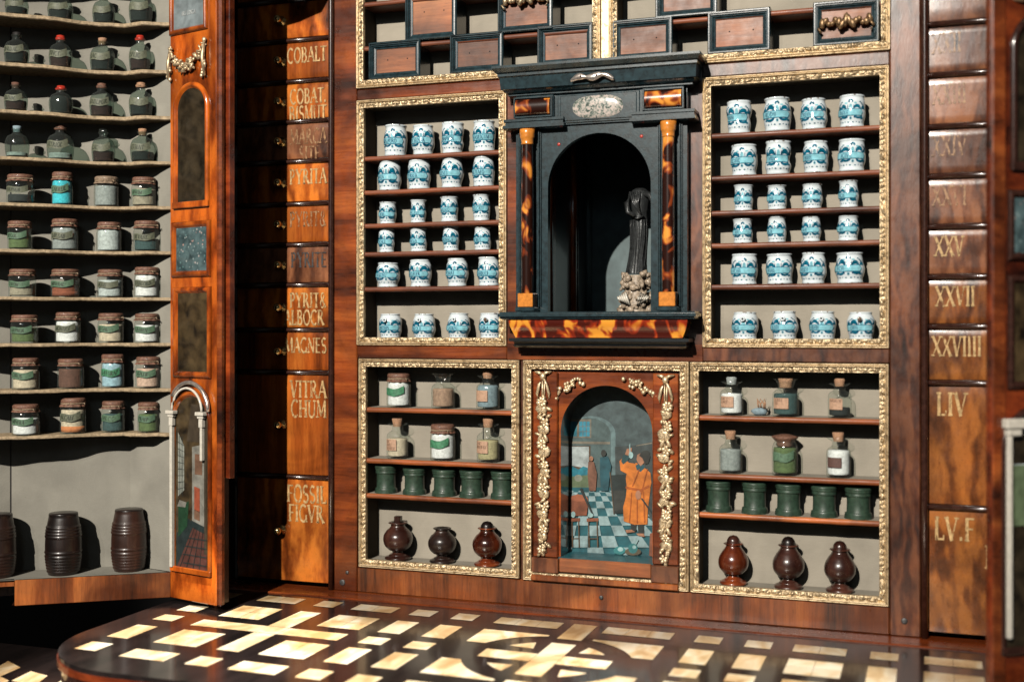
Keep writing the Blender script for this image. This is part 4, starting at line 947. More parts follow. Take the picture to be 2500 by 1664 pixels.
def wstrip(mb, P, c, R, H, u0, u1, v0, v1, mat, off, round_end=True, n=18):
    vs = []
    for i in range(n + 1):
        u = u0 + (u1 - u0) * i / n; sh = 1.
        if round_end: e = min(1, (u1 - u) / .16); sh = sqrt(max(0, 1 - (1 - e) ** 2))
        vm = (v0 + v1) / 2; hv = (v1 - v0) / 2 * sh
        for j in range(5):
            v = vm + hv * (j / 2 - 1); r = prof_at(P, v) * R + off; vs.append((c[0] + r * sin(u), c[1] - r * cos(u), c[2] + v * H))
    mb.add(vs, [(i * 5 + j, (i + 1) * 5 + j, (i + 1) * 5 + j + 1, i * 5 + j + 1) for i in range(n) for j in range(4)], mat, True)
def circ(u, v, ru, rv, a0=0, a1=360, n=12): return [(u + ru * cos(radians(a0 + (a1 - a0) * i / n)), v + rv * sin(radians(a0 + (a1 - a0) * i / n))) for i in range(n + (0 if a1 - a0 == 360 else 1))]
def delft(x, y, z, R, H, kind, text, label, group, blur=False, spout=None, letter='', turn=0., rnd=random):
    P = [(r * (1 + .03 * sin(v * 7 + x * 900) + .02 * sin(v * 13 + x * 300)), v) for r, v in POTP[kind]]; c = (x, y, z)
    o = thing('delft_jar', label, 'jar', c, group)
    m = MB(); ph = rnd.random() * 6; ch = rnd.random() ** 2 * .018
    pr = [(r * R, v * H) for r, v in P] + [(.74 * R, H * .985), (.72 * R, H * .8)]
    m.lathe(c, pr, 'delft_white', 40, cap1=False, rfun=lambda r, zz, a: r * (1 + .006 * sin(2 * a + ph)))
    m.lathe((x, y, z + H * .8), [(.73 * R, 0), (.01 * R, -.001)], 'delft_white', 24)
    # the decoration is painted on
    B = 'delft_blue'; t = turn
    vb = (.46 if kind != 'barrel' else .42) + rnd.uniform(-.03, .025)
    for s in (-1, 1):
        ja, jb, jc = rnd.uniform(.88, 1.12), rnd.uniform(.8, 1.12), rnd.uniform(-.06, .06)
        wrap(m, P, c, R, H, circ(t + s * .56 + jc, vb + .10, .33 * ja, .19 * jb, 0, 180), B)
        wrap(m, P, c, R, H, circ(t + s * .54 - jc, vb - .10, .36 * ja, .115 * jb, 180, 360), B)
        wrap(m, P, c, R, H, circ(t + s * 1.05, vb + .10, .2, .13, 0, 180), B)
        for k in range(3): wrap(m, P, c, R, H, circ(t + s * (.75 + .12 * k), vb + .33 - .04 * k, .10, .017, 0, 360, 8), B, rings=1)
        wrap(m, P, c, R, H, circ(t + s * .30, vb - .15, .07, .03, 0, 360, 8), 'delft_ink', rings=1)
        wrap(m, P, c, R, H, circ(t + s * .9, vb - .17, .16, .035, 0, 360, 8), B, rings=1); wrap(m, P, c, R, H, circ(t + s * .36, vb + .29, .13, .028, 0, 360, 8), 'delft_wash', rings=1)
        for k in range(4): wrap(m, P, c, R, H, circ(t + s * (.2 + .27 * k), vb - .30 + .012 * (k % 2), .085 if k % 2 == 0 else .04, .020, 0, 360, 7), B, rings=1)
        wrap(m, P, c, R, H, circ(t + s * .23, vb + .15, .03, .10, 0, 360, 8), 'delft_ink', rings=1)
    wrap(m, P, c, R, H, circ(t, vb + .10, .15, .17, 0, 180), 'delft_wash')
    if letter:
        qs, w = text_quads(letter, .16, .8)
        for q in qs: wrap(m, P, c, R, H, [(t + px - w / 2, vb + .125 + pz * .7) for px, pz in q], 'delft_ink', .00035, 1)
    wrap(m, P, c, R, H, circ(t, vb - .175, .11, .05, 0, 360), 'delft_wash'); wrap(m, P, c, R, H, circ(t, vb - .18, .06, .03, 0, 360, 8), 'delft_ink', .00032, 1)
    if kind != 'barrel':
        for k in range(5): a = k * pi / 4; wrap(m, P, c, R, H, circ(t + .12 * cos(a), vb + .34 + .05 * sin(a), .08, .030, 0, 360, 8), B, rings=1)
    for k in range(rnd.randint(2, 5)):
        u = rnd.uniform(-1, 1); wrap(m, P, c, R, H, circ(u, rnd.choice((.012, .985)), rnd.uniform(.03, .1), .012, 0, 360, 7), 'delft_chip', .00035, 1)
    m.build('body', o, c)
    m = MB()
    wstrip(m, P, c, R, H, t - 1.42, t + 1.0, vb - .112, vb + .112, 'delft_blue', .00042)
    wstrip(m, P, c, R, H, t - 1.42, t + .96, vb - .090, vb + .090, 'delft_wash', .00056)
    qs, w = text_quads(text, .125, 1.0, 1.15)
    k = min(1.9 / (w * R / H * H / R + 1e-6), 1.25) if w > 0 else 1
    hk = H / R
    w2 = w * hk * .72; sc = min(1, 1.62 / w2)
    for q in qs: wrap(m, P, c, R, H, [(t - 1.12 + (px * hk * .72) * sc + max(0, (1.62 - w2) / 2) * .5, vb - .066 + pz) for px, pz in q], 'delft_ink', .0007, 1)
    m.build('inscription_banner', o, (x, y, z + H * .5))
    o.rotation_euler = (rnd.uniform(-.015, .0), rnd.uniform(-.02, .02), 0)
    if spout:
        m = MB(); zz = z + H * .74; r = prof_at(P, .74) * R; s = R * .17
        m.lathe((0, 0, 0), [(s, -.001), (s * .95, s * .7), (s * 1.15, s * 1.3), (s * .9, s * 1.6), (s * .45, s * 1.6), (s * .4, s)], 'delft_white', 20,
                xf=lambda p: Vector((x + p.x - R * .02, y - r - p.z, zz + p.y)))
        if spout == 'plug': m.ball((x - R * .02, y - r - s * 1.7, zz), (s * .9, s * .8, s * 1.0), 'brown_turned' if False else 'delft_chip', 12)
        else: m.ball((x - R * .02, y - r - s * 1.5, zz), (s * .42, s * .2, s * .42), 'hole_black', 8)
        m.build('spout', o, (x, y - r, zz))
    return o
def px_item(xa, ya, xb, yb, zs, Y):
    """display box of an upright thing standing at depth Y on height zs -> x, R, H"""
    x = (U(xa, yb, Y)[0] + U(xb, yb, Y)[0]) / 2; c = Vector((x, Y, 0)) - CAM; dep = c.dot(FWD)
    return x, (xb - xa) * SC * dep / F_PX / 2, U((xa + xb) / 2, ya, Y)[1] - zs
ordn = ['leftmost', 'second', 'third', 'rightmost']; rown = ['top', 'second', 'third', 'fourth', 'fifth', 'bottom']
LROWS = [[(883, 290, 937, 357), (948, 290, 1000, 354), (1014, 284, 1068, 350), (1088, 280, 1141, 342)],
 [(870, 372, 924, 438), (938, 370, 992, 433), (1013, 366, 1066, 430), (1087, 362, 1139, 425)],
 [(871, 466, 913, 510), (943, 461, 981, 508), (1013, 454, 1056, 506), (1087, 449, 1129, 502)],
 [(870, 527, 910, 575), (943, 526, 984, 572), (1018, 521, 1058, 569), (1090, 523, 1131, 569)],
 [(866, 605, 920, 661), (942, 598, 994, 661), (1027, 595, 1078, 658), (1099, 592, 1151, 657)],
 [(872, 722, 926, 778), (949, 722, 1003, 778), (1028, 720, 1082, 778), (1102, 720, 1155, 780)]]
LT = [['ADS.PURO', 'UC.ROSAR', 'DIAPRUN.', 'BASILICUM'], ['MALV', 'TERRER', 'LENIT:', 'ALTI.AEO'], ['DIAR', 'VIC.E:DI', 'BASALG', 'EXT.CATT'],
      ['COCHLE', 'HIER:PI', 'DIATRAGA', 'RUIBUS'], ['NERVINU', 'REQ.PUER', 'POMAT', 'SAMBUCI'], ['ANETHIN', 'IRIEOL.D', 'LAURIN:', 'ALTOR.A']]
LK = [['bulge', 'bulge', 'waist', 'bulge'], ['bulge'] * 4, ['cup'] * 4, ['cup'] * 4, ['bulge'] * 4, ['barrel'] * 4]
RROWS = [[(1672, 235, 1730, 305), (1758, 228, 1820, 302), (1843, 230, 1903, 300), (1930, 222, 1990, 295)],
 [(1682, 335, 1743, 402), (1760, 327, 1820, 400), (1848, 327, 1906, 398), (1928, 323, 1990, 396)],
 [(1688, 427, 1733, 480), (1765, 428, 1811, 478), (1845, 425, 1893, 477), (1930, 417, 1976, 473)],
 [(1686, 505, 1733, 555), (1765, 500, 1810, 555), (1845, 500, 1890, 553), (1926, 498, 1976, 553)],
 [(1682, 585, 1743, 651), (1764, 585, 1825, 650), (1842, 582, 1900, 650), (1924, 582, 1988, 650)],
 [(1684, 718, 1745, 782), (1775, 716, 1836, 782), (1862, 716, 1923, 782), (1950, 718, 2012, 785)]]
RT = [['||VI||', '|IC|D|||', 'C|I|D||V', '|||||V||'], ['|C||I||C', 'V||I||||', '|||I||||', 'I|C||V||'], ['|I||C|', '||V|I|', 'V||I||', '||C|||'], ['|I||||', '||C|||', '|V|||', '||I|||'],
      ['|C||I||', 'V||||||', '||I|D||', '|||C|||'], ['|I|C|||', 'V|||I|||', '||D||I||', 'C|||||||']]
RK = [['waist', 'bulge', 'bulge', 'bulge'], ['bulge', 'waist', 'bulge', 'bulge'], ['cup'] * 4, ['cup'] * 4, ['bulge'] * 4, ['barrel'] * 4]
LET = ['', 'F', 'F', 'U', 'C', 'F', 'F', 'U', '', '', 'C', 'M', 'F', 'P', 'R', 'R', 'U', '', 'U', 'R', '', 'C', 'D', 'O']
rj = random.Random(3)
look = {(0, 2): 'pinched waist', (1, 0): 'tall', (4, 0): 'broken rim', (3, 0): 'chipped rim', (2, 1): 'dense blue'}
for (rows, texts, kinds, shel, side) in ((LROWS, LT, LK, SUL + [.2835], 'L'), (RROWS, RT, RK, SUR + [.2835], 'R')):
    for i, row in enumerate(rows):
        for j, bx in enumerate(row):
            Y = .0155; zs = shel[i]
            x, R, H = px_item(*bx, zs, Y); tx = texts[i][j]
            sp = None if i < 5 else ('plug' if j == 3 else 'hole')
            if side == 'L':
                clean = tx.replace('.', ' ').replace(':', '').strip()
                extra = ' with a spout' if sp == 'hole' else ' with plugged spout' if sp else ''
                lab = f'blue and white jar{extra} lettered {clean}, {ordn[j]} on the {rown[i]} shelf left of the portico'
                if len(lab.split()) > 16: lab = f'blue and white jar{extra}, {ordn[j]} on the {rown[i]} shelf left of the portico'
            else: lab = f'blue and white jar{" with spout" if sp else ""}, {ordn[j]} on the {rown[i]} shelf right of the portico'
            delft(x, Y, zs, R, H, kinds[i][j], tx, lab, 'blue and white jars ' + ('left' if side == 'L' else 'right') + ' of the portico', side == 'R', sp, LET[i * 4 + j], (.20 if side == 'L' else .02) + rj.uniform(-.12, .12), rj)

# ------------------------------------------------------------------ glass jars and bottles
JP = {
 'wide': [(.90, 0), (.98, .02), (1, .08), (1, .60), (.97, .70), (.88, .77), (.80, .80), (.80, .86), (.86, .89)],
 'flask': [(.70, 0), (.86, .03), (.94, .12), (1.0, .32), (1.0, .46), (.92, .58), (.76, .68), (.46, .74), (.36, .78), (.36, .86), (.46, .89), (.44, .91)],
 'square': [(.90, 0), (.98, .02), (1, .06), (1, .52), (.95, .60), (.75, .66), (.54, .69), (.50, .74), (.52, .80), (.90, .86), (.92, .88)],
 'flared': [(.90, 0), (.99, .02), (1, .06), (1, .54), (.96, .62), (.78, .68), (.60, .72), (.60, .80), (.75, .93), (.98, .985), (1.0, 1.0)]}
def glass_jar(x, y, z, R, H, kind, content, level, label, group, lab=None, text='', cap=None, capmat='cork', name='glass_jar', cat='jar', rnd=random, xf=None, base=.05, content2=None, tinted=False, tall=1., labv=.46):
    """kind profile, content colour up to level, lab: 'scroll' | 'paper' | None"""
    o = thing(name, label, cat, (x, y, z), group)
    Hs = H / (1.0 if kind == 'flared' and not cap else 1.0)
    P = smoothp(JP[kind], 3); c = (0, 0, 0)
    body = MB(); X = lambda p: Vector((x, y, z)) + p
    topv = P[-1][1]
    body.lathe(c, [(r * R, v * Hs) for r, v in P], 'glass_tinted' if tinted else 'glass', 32, xf=X, cap1=False)
    body.build('glass_body', o, (x, y, z))
    if content:
        m = MB(); vs = [(.05, base), (.86, base), (.90, base + .02)]; v = base + .05
        lim = level
        while v < lim: vs.append((min(.90, prof_at(P, v) * .90), v)); v += .05
        vs.append((min(.90, prof_at(P, lim) * .88), lim)); vs.append((.05, lim + .012))
        m.lathe(c, [(r * R, vv * Hs) for r, vv in vs], 'content_' + content, 24, xf=X, rfun=lambda r, zz, a: r)
        if content2:
            m.lathe(c, [(.4 * R, base * Hs), (.905 * R, base * Hs), (.905 * R, (base + .16) * Hs), (.4 * R, (base + .17) * Hs)], 'content_' + content2, 24, xf=X)
        m.build('contents', o, (x, y, z))
    if cap == 'parchment':
        r0 = .90; m = MB(); ph = rnd.random() * 6
        m.lathe((0, 0, 0), [(r0 * R, .845 * Hs), (r0 * 1.04 * R, .87 * Hs), (r0 * 1.06 * R, .93 * Hs), (r0 * 1.02 * R, .975 * Hs), (r0 * .93 * R, .997 * Hs), (.4 * R, Hs), (.0004, Hs * 1.003)], capmat, 30, xf=X, rfun=lambda r, zz, a: r * (1 + .02 * sin(5 * a + ph)))
        m.lathe((0, 0, 0), [(r0 * .94 * R, .835 * Hs), (r0 * 1.03 * R, .80 * Hs), (r0 * 1.10 * R, .755 * Hs)], capmat, 44, xf=X, rfun=lambda r, zz, a: r * (1 + (.07 * sin(11 * a + ph) + .04 * sin(17 * a)) * (1 if zz < .82 * Hs else .3)), cap0=False, cap1=False)
        co = m.build('parchment_cover', o, (x, y, z + H))
        m = MB(); m.tube([X(Vector((r0 * 1.0 * R * sin(a), -r0 * 1.0 * R * cos(a), (.838 + .006 * sin(3 * a)) * Hs))) for a in [2 * pi * k / 24 for k in range(25)]], R * .045, 'string', 6)
        m.tube([X(Vector((r0 * 1.0 * R * sin(a), -r0 * 1.0 * R * cos(a), (.855 + .004 * sin(2 * a)) * Hs))) for a in [2 * pi * k / 24 for k in range(25)]], R * .04, 'string', 6)
        a = rnd.uniform(.5, 1.2); m.tube([X(Vector((R * .93 * sin(a), -R * .93 * cos(a), .84 * Hs))), X(Vector((R * 1.12 * sin(a), -R * 1.1 * cos(a), .86 * Hs))), X(Vector((R * 1.08 * sin(a + .15), -R * 1.1 * cos(a), .80 * Hs)))], R * .04, 'string', 6)
        m.build('string', co, (x, y, z + H))
    elif cap == 'cork':
        m = MB(); rr = prof_at(P, .78) * R * .92 if kind != 'flared' else .52 * R
        t0 = .80 * Hs if kind != 'flared' else .76 * Hs
        lean = rnd.uniform(-.07, .07)
        m.lathe((0, 0, 0), [(rr * .9, t0), (rr, .90 * Hs), (rr * 1.08, .995 * Hs), (rr * .95, Hs * 1.0)], capmat, 20, xf=lambda p: X(Vector((p.x + lean * (p.z - t0), p.y, p.z))), rfun=lambda r, zz, a: r * (1 + .03 * sin(3 * a)))
        m.build('cork', o, (x, y, z + H))
    elif cap == 'wax':
        m = MB(); rr = .40 * R
        m.lathe((0, 0, 0), [(rr * 1.0, .85 * Hs), (rr * 1.15, .88 * Hs), (rr * 1.12, .915 * Hs), (rr * .85, .93 * Hs), (rr * .9, .985 * Hs), (rr * .6, 1.0 * Hs), (.0004, 1.005 * Hs)], capmat, 20, xf=X, rfun=lambda r, zz, a: r * (1 + .06 * sin(4 * a + zz * 900)))
        m.build('wax_seal', o, (x, y, z + H))
    elif cap == 'tie':
        m = MB()
        m.lathe((0, 0, 0), [(.55 * R, .70 * Hs), (.62 * R, .76 * Hs), (.58 * R, .78 * Hs), (.85 * R, .86 * Hs), (1.02 * R, .92 * Hs), (1.0 * R, .935 * Hs), (.6 * R, .97 * Hs), (.3 * R, .99 * Hs), (.0004, .985 * Hs)], capmat, 30, xf=X, rfun=lambda r, zz, a: r * (1 + .05 * sin(6 * a + zz * 300)))
        m.build('parchment_cover', o, (x, y, z + H))
    if lab:
        m = MB(); hk = Hs / R
        if lab in ('scroll', 'bright', 'dull'):
            mt = {'scroll': 'label_green', 'bright': 'label_bright', 'dull': 'label_green_dull'}[lab]
            n = 20; vs = []; sl = rnd.uniform(.04, .11); hh = .105
            for i in range(n + 1):
                t = i / n; u = -1.0 + 1.85 * t; v = labv - .03 + sl * t + .035 * sin(t * 2 * pi + .8)
                for j in range(3):
                    vv = v + hh * (j - 1); r = prof_at(P, vv) * R + .00025; vs.append((r * sin(u), -r * cos(u), vv * Hs))
            m.add(vs, [(i * 3 + j, (i + 1) * 3 + j, (i + 1) * 3 + j + 1, i * 3 + j + 1) for i in range(n) for j in range(2)], mt, True, X)
            qs, w = text_quads(text, .115, 1, 1.0, .25); w2 = w * hk * .8; s2 = min(1.0, 1.5 / max(w2, .01))
            for q in qs:
                out = []
                for px, pz in q:
                    u = -.86 + px * hk * .8 * s2; t = (u + 1.0) / 1.85; v = labv - .03 + sl * t + .035 * sin(t * 2 * pi + .8) - .055 + pz; r = prof_at(P, v) * R + .0005
                    out.append((r * sin(u), -r * cos(u), v * Hs))
                m.add(out, [(0, 1, 2, 3)], 'label_ink', False, X)
        else:
            mt = 'label_paper' if lab == 'paper' else 'label_brown'; n = 12; vs = []; v0, v1 = (.22, .50) if lab == 'paper' else (.24, .46)
            for i in range(n + 1):
                u = -.95 + 1.25 * i / n
                for v in (v0, (v0 + v1) / 2, v1): r = prof_at(P, v) * R + .0003; vs.append((r * sin(u), -r * cos(u), v * Hs))
            m.add(vs, [(i * 3 + j, (i + 1) * 3 + j, (i + 1) * 3 + j + 1, i * 3 + j + 1) for i in range(n) for j in range(2)], mt, True, X)
            for li, tl in enumerate(text.split('/') if text else []):
                qs, w = text_quads(tl, .065, 1, .7, .35); w2 = w * hk * .9; s2 = min(1, 1.05 / max(w2, .01))
                for q in qs:
                    out = []
                    for px, pz in q:
                        u = -.85 + px * hk * .9 * s2; v = v1 - .085 - .085 * li + pz; r = prof_at(P, v) * R + .0005; out.append((r * sin(u), -r * cos(u), v * Hs))
                    m.add(out, [(0, 1, 2, 3)], 'ink_brown', False, X)
        m.build('paper_label', o, (x, y, z + H * .4))
    return o
rg = random.Random(12)
YJ = .0150
LLJ = [((890, 858, 946, 937), 0, 'wide', 'white', .76, 'bright', '', 'parchment', 'parchment', 'glass jar of white powder with green scroll label, above a small corked powder bottle', 'VITRIOL'),
 ((993, 858, 1047, 942), 0, 'flared', 'tan', .56, None, '', None, 'cork', 'open flared bottle of brown powder without a cork, middle of its shelf', ''),
 ((1096, 852, 1150, 945), 0, 'square', 'slate', .62, 'paper', '', 'cork', 'cork', 'corked bottle of blue grey powder with a blank orange paper label', ''),
 ((890, 962, 940, 1055), 1, 'square', 'cream', .50, 'paper', 'SAL/TART/VITRIOL', 'cork', 'cork', 'corked bottle with handwritten paper label above the leftmost green lidded cups', ''),
 ((990, 975, 1048, 1060), 1, 'wide', 'white', .74, 'bright', '', 'parchment', 'parchment', 'squat jar of bright white powder with green scroll label, above the green canisters', ''),
 ((1097, 962, 1150, 1065), 1, 'square', 'yellow', .50, 'paper', 'SAL/MINERALE', 'cork', 'cork', 'bottle of pale yellow powder with a tall tilted cork and handwritten label', '')]
LRJ = [((1657, 866, 1710, 960), 0, 'square', 'white', .56, 'paper', 'SAL C/CARB', 'cork', 'content_grey', 'flared neck bottle of white powder with orange label, left on the top lower right shelf', ''),
 ((1778, 870, 1838, 963), 0, 'flared', 'teal', .60, 'paper', 'TERRA/SIG', 'cork', 'cork', 'wide flared bottle of dark teal powder with orange paper label, beside the dried scrap', ''),
 ((1906, 870, 1958, 965), 0, 'square', 'dark', .26, 'paper', 'NIGRUM', 'cork', 'cork', 'corked bottle nearly empty of dark powder below its brown label, right end', ''),
 ((1655, 990, 1708, 1087), 1, 'square', 'grey', .56, None, '', 'cork', 'cork', 'corked bottle of crumpled grey white flakes, left above the right green canisters', ''),
 ((1777, 997, 1835, 1093), 1, 'wide', 'green', .66, 'scroll', '', 'tie', 'parchment', 'green herb jar with a tied grey skin cover, middle above the right canisters', ''),
 ((1902, 994, 1957, 1096), 1, 'square', 'white', .60, 'brown', '', 'cork', 'cork', 'corked bottle of white powder wrapped with a wide dark brown label', '')]
for J, S_, grp in ((LLJ, SLL, 'glass jars in the lower left compartment'), (LRJ, SLR, 'glass jars in the lower right compartment')):
    for bx, r_, kd, cn, lv, lb, tx, cp, cm, lbl, _ in J:
        x, R, H = px_item(*bx, S_[r_], YJ)
        glass_jar(x, YJ, S_[r_], R, H, kd, cn, lv, lbl, grp, lb, tx, cp, cm, 'glass_jar' if kd == 'wide' else 'glass_bottle', 'jar' if kd == 'wide' else 'bottle', rg, base=.07)
# dried scrap
x, R, H = px_item(1737, 912, 1768, 950, SLR[0], .018)
o = thing('dried_specimen', 'tiny curled brown dried scraps on a dark flake between two bottles', 'specimen', (x, .018, SLR[0]))
m = MB(); m.ball((x - .002, .018, SLR[0] + .004), (.008, .004, .004), 'content_slate', 12, bumpy=.2); m.build('flake', o, (x, .018, SLR[0]))
m = MB()
for k in range(7): a = k * .9; m.tube([(x + .003 * cos(a), .018, SLR[0] + .007), (x + .004 * cos(a), .016, SLR[0] + .012), (x + .005 * cos(a + 1), .017, SLR[0] + .017)], .0008, 'cork', 6, taper=[1, 1, .3])
m.build('curled_scrap', o, (x, .018, SLR[0]))

# green lidded canisters
def canister(x, y, z, R, H, label, group):
    o = thing('green_canister', label, 'canister', (x, y, z), group)
    m = MB(); P = [(1.0, 0), (1.02, .03), (.97, .07), (1.0, .10), (.95, .14), (.97, .17), (.86, .20), (.84, .22), (.82, .5), (.83, .68), (.84, .72)]
    m.lathe((x, y, z), [(r * R, v * H) for r, v in P], 'green_lacquer', 40); m.build('body', o, (x, y, z))
    m = MB(); P = [(.88, .72), (.94, .735), (.90, .76), (.93, .79), (.88, .81), (.93, .85), (.98, .88), (.93, .90), (1.0, .93), (1.0, .97), (.96, 1.0), (.5, 1.0), (.02, .99)]
    m.lathe((x, y, z), [(r * R, v * H) for r, v in P], 'green_lacquer', 40); m.build('lid', o, (x, y, z + H))
ordc = ['leftmost', 'second', 'third', 'fourth', 'rightmost']
for rowc, S_, side in (([(862, 1070, 915, 1137), (926, 1076, 982, 1142), (993, 1079, 1052, 1146), (1056, 1081, 1116, 1150), (1128, 1083, 1184, 1153)], SLL[2], 'left'),
                     ([(1623, 1105, 1685, 1180), (1706, 1108, 1767, 1185), (1783, 1112, 1846, 1189), (1865, 1116, 1927, 1193), (1943, 1120, 2007, 1197)], SLR[2], 'right')):
    for k, bx in enumerate(rowc):
        x, R, H = px_item(*bx, S_, .0165); H = min(H, .0365)
        canister(x, .0165, S_, R * .98, H, f'turned green canister with ridged lid, {ordc[k]} of five in the lower {side} compartment', f'green canisters in the lower {side} compartment')
# urns
def urn(x, y, z, R, H, mat, lid, label, group, stub=None, body='ball', fmat=None):
    o = thing('wooden_urn', label, 'urn', (x, y, z), group)
    m = MB(); P = smoothp([(.90, 0), (.92, .02), (.86, .05), (.62, .085), (.60, .10), (.46, .125), (.36, .15), (.34, .18)], 2)
    m.lathe((x, y, z), [(r * R * .98, v * H) for r, v in P], fmat or mat, 40); m.build('foot', o, (x, y, z))
    m = MB()
    P = smoothp([(.34, .18), (.62, .21), (.88, .30), (1.0, .43), (.96, .56), (.76, .67), (.55, .735), (.48, .78), (.50, .815)] if body == 'ball' else
                [(.34, .18), (.66, .22), (.92, .32), (1.0, .43), (.94, .55), (.74, .665), (.56, .74), (.50, .78), (.50, .80)], 4)
    top = P[-1][1]
    m.lathe((x, y, z), [(r * R, v * H) for r, v in P], mat, 48); bo = m.build('bowl', o, (x, y, z + H * .4))
    m = MB(); P = [(.50, top), (.62, top + .015), (.66, top + .025), (.60, top + .04), (.50, top + .045), (.42, top + .03)]
    m.lathe((x, y, z), [(r * R, v * H) for r, v in P], mat, 36, cap1=False); m.lathe((x, y, z), [(.43 * R, (top + .03) * H), (.02 * R, (top + .01) * H)], 'hole_black', 20, cap0=False); m.build('rim', o, (x, y, z + H * top))
    if lid == 'dome':
        m = MB(); P = smoothp([(.46, top + .025), (.45, top + .25 * (1 - top)), (.40, top + .6 * (1 - top)), (.24, top + .9 * (1 - top)), (.02, 1.0)], 3); m.lathe((x, y, z), [(r * R, v * H) for r, v in P], stub or mat, 30); m.build('stopper', o, (x, y, z + H))
        if body != 'ball':
            for sx in (-1, 1): pass
    elif lid == 'stub':
        m = MB(); m.box(x - .22 * R, x + .25 * R, y - .22 * R, y + .2 * R, z + (top + .02) * H, z + H, 'cork' if False else 'brown_turned', .0008); m.build('stopper', o, (x, y, z + H))
FL = .0382
for bx, mt, lid, lbl, st_, fm in (((882, 1186, 950, 1288), 'brown_turned', 'stub', 'brown turned urn with a block stopper in its rim, lower left compartment', None, 'brown_turned'),
    ((985, 1200, 1050, 1298), 'dark_turned', None, 'open nearly black turned urn, middle of the lower left compartment floor', None, None),
    ((1087, 1198, 1155, 1305), 'red_turned', 'dome', 'glossy red brown urn with broken rim and round black stopper', 'dark_turned', None)):
    x, R, H = px_item(*bx, FL, .0185); urn(x, .0185, FL, R, H, mt, lid, lbl, 'turned urns in the lower left compartment', st_, 'ball', fm)
for bx, mt, lbl, st_ in (((1653, 1230, 1722, 1348), 'red_turned', 'red brown lidded urn, left of three in the lower right compartment', 'brown_turned'),
    ((1778, 1233, 1850, 1356), 'brown_turned', 'brown lidded urn with a black dome stopper, middle in the lower right compartment', 'dark_turned'),
    ((1897, 1243, 1968, 1364), 'brown_turned', 'dark lidded urn, right of three in the lower right compartment', 'brown_turned')):
    x, R, H = px_item(*bx, FL - .0012, .0175); urn(x, .0175, FL - .0012, R, H, mt, 'dome', lbl, 'turned urns in the lower right compartment', st_, 'pear')

# ------------------------------------------------------------------ left door with bottle shelves
H0 = Vector((-.774, -.1059, 0)); UD = Vector((-.826, -.563, 0)).normalized(); ND = Vector((-UD.y, UD.x, 0)); ND = ND if ND.y > 0 else -ND
LEAN = .0045 / .6
def NW(s, t, z): return H0 + UD * (s + LEAN * 0) + ND * t + Vector((0, 0, z))
def NP(px, py, t=0.):
    v = on_plane(px, py, H0 + ND * t, ND); d = v - H0; return d.dot(UD), v.z
NX = lambda p: NW(p[0], p[1], p[2])
door = thing('shelf_door', 'open cabinet door lined with pale linen and ten wavy shelves of glass bottles', 'cabinet door', tuple(NW(.1, 0, .02)))
tilt = lambda z: 0
zpb = NP(405, 1458)[1]; zpt = NP(405, 1397)[1]
sL, sR = .26, .0
DN = .050
sb, _ = NP(318, 1300, DN); sl, _ = NP(28, 1300, DN)
b = MB()
b.box(.0, .1565, 0, .004, zpb, zpt, 'walnut_rail', .0006, xf=lambda p: NW(p[0] - .0, p[1], p[2])); 
b.box(.1575, .26, .004, .008, zpb + .02, zpt, 'walnut_rail', 0, xf=NX)
b.build('plinth', door)
b = MB(); zt = .80
def quad(mb, a, c, z0, z1, mat, n=1): mb.add([NW(a[0], a[1], z0), NW(c[0], c[1], z0), NW(c[0], c[1], z1), NW(a[0], a[1], z1)], [(0, 1, 2, 3)], mat)
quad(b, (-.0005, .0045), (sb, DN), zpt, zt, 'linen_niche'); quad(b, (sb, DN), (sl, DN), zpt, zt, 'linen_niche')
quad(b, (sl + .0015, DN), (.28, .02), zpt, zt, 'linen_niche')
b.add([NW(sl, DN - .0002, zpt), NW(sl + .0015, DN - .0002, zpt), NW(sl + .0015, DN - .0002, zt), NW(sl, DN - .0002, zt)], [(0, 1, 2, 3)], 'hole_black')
b.add([NW(0, .0005, zpt), NW(.28, .0005, zpt), NW(.28, DN, zpt), NW(sb, DN, zpt)], [(0, 1, 2, 3)], 'linen_niche')
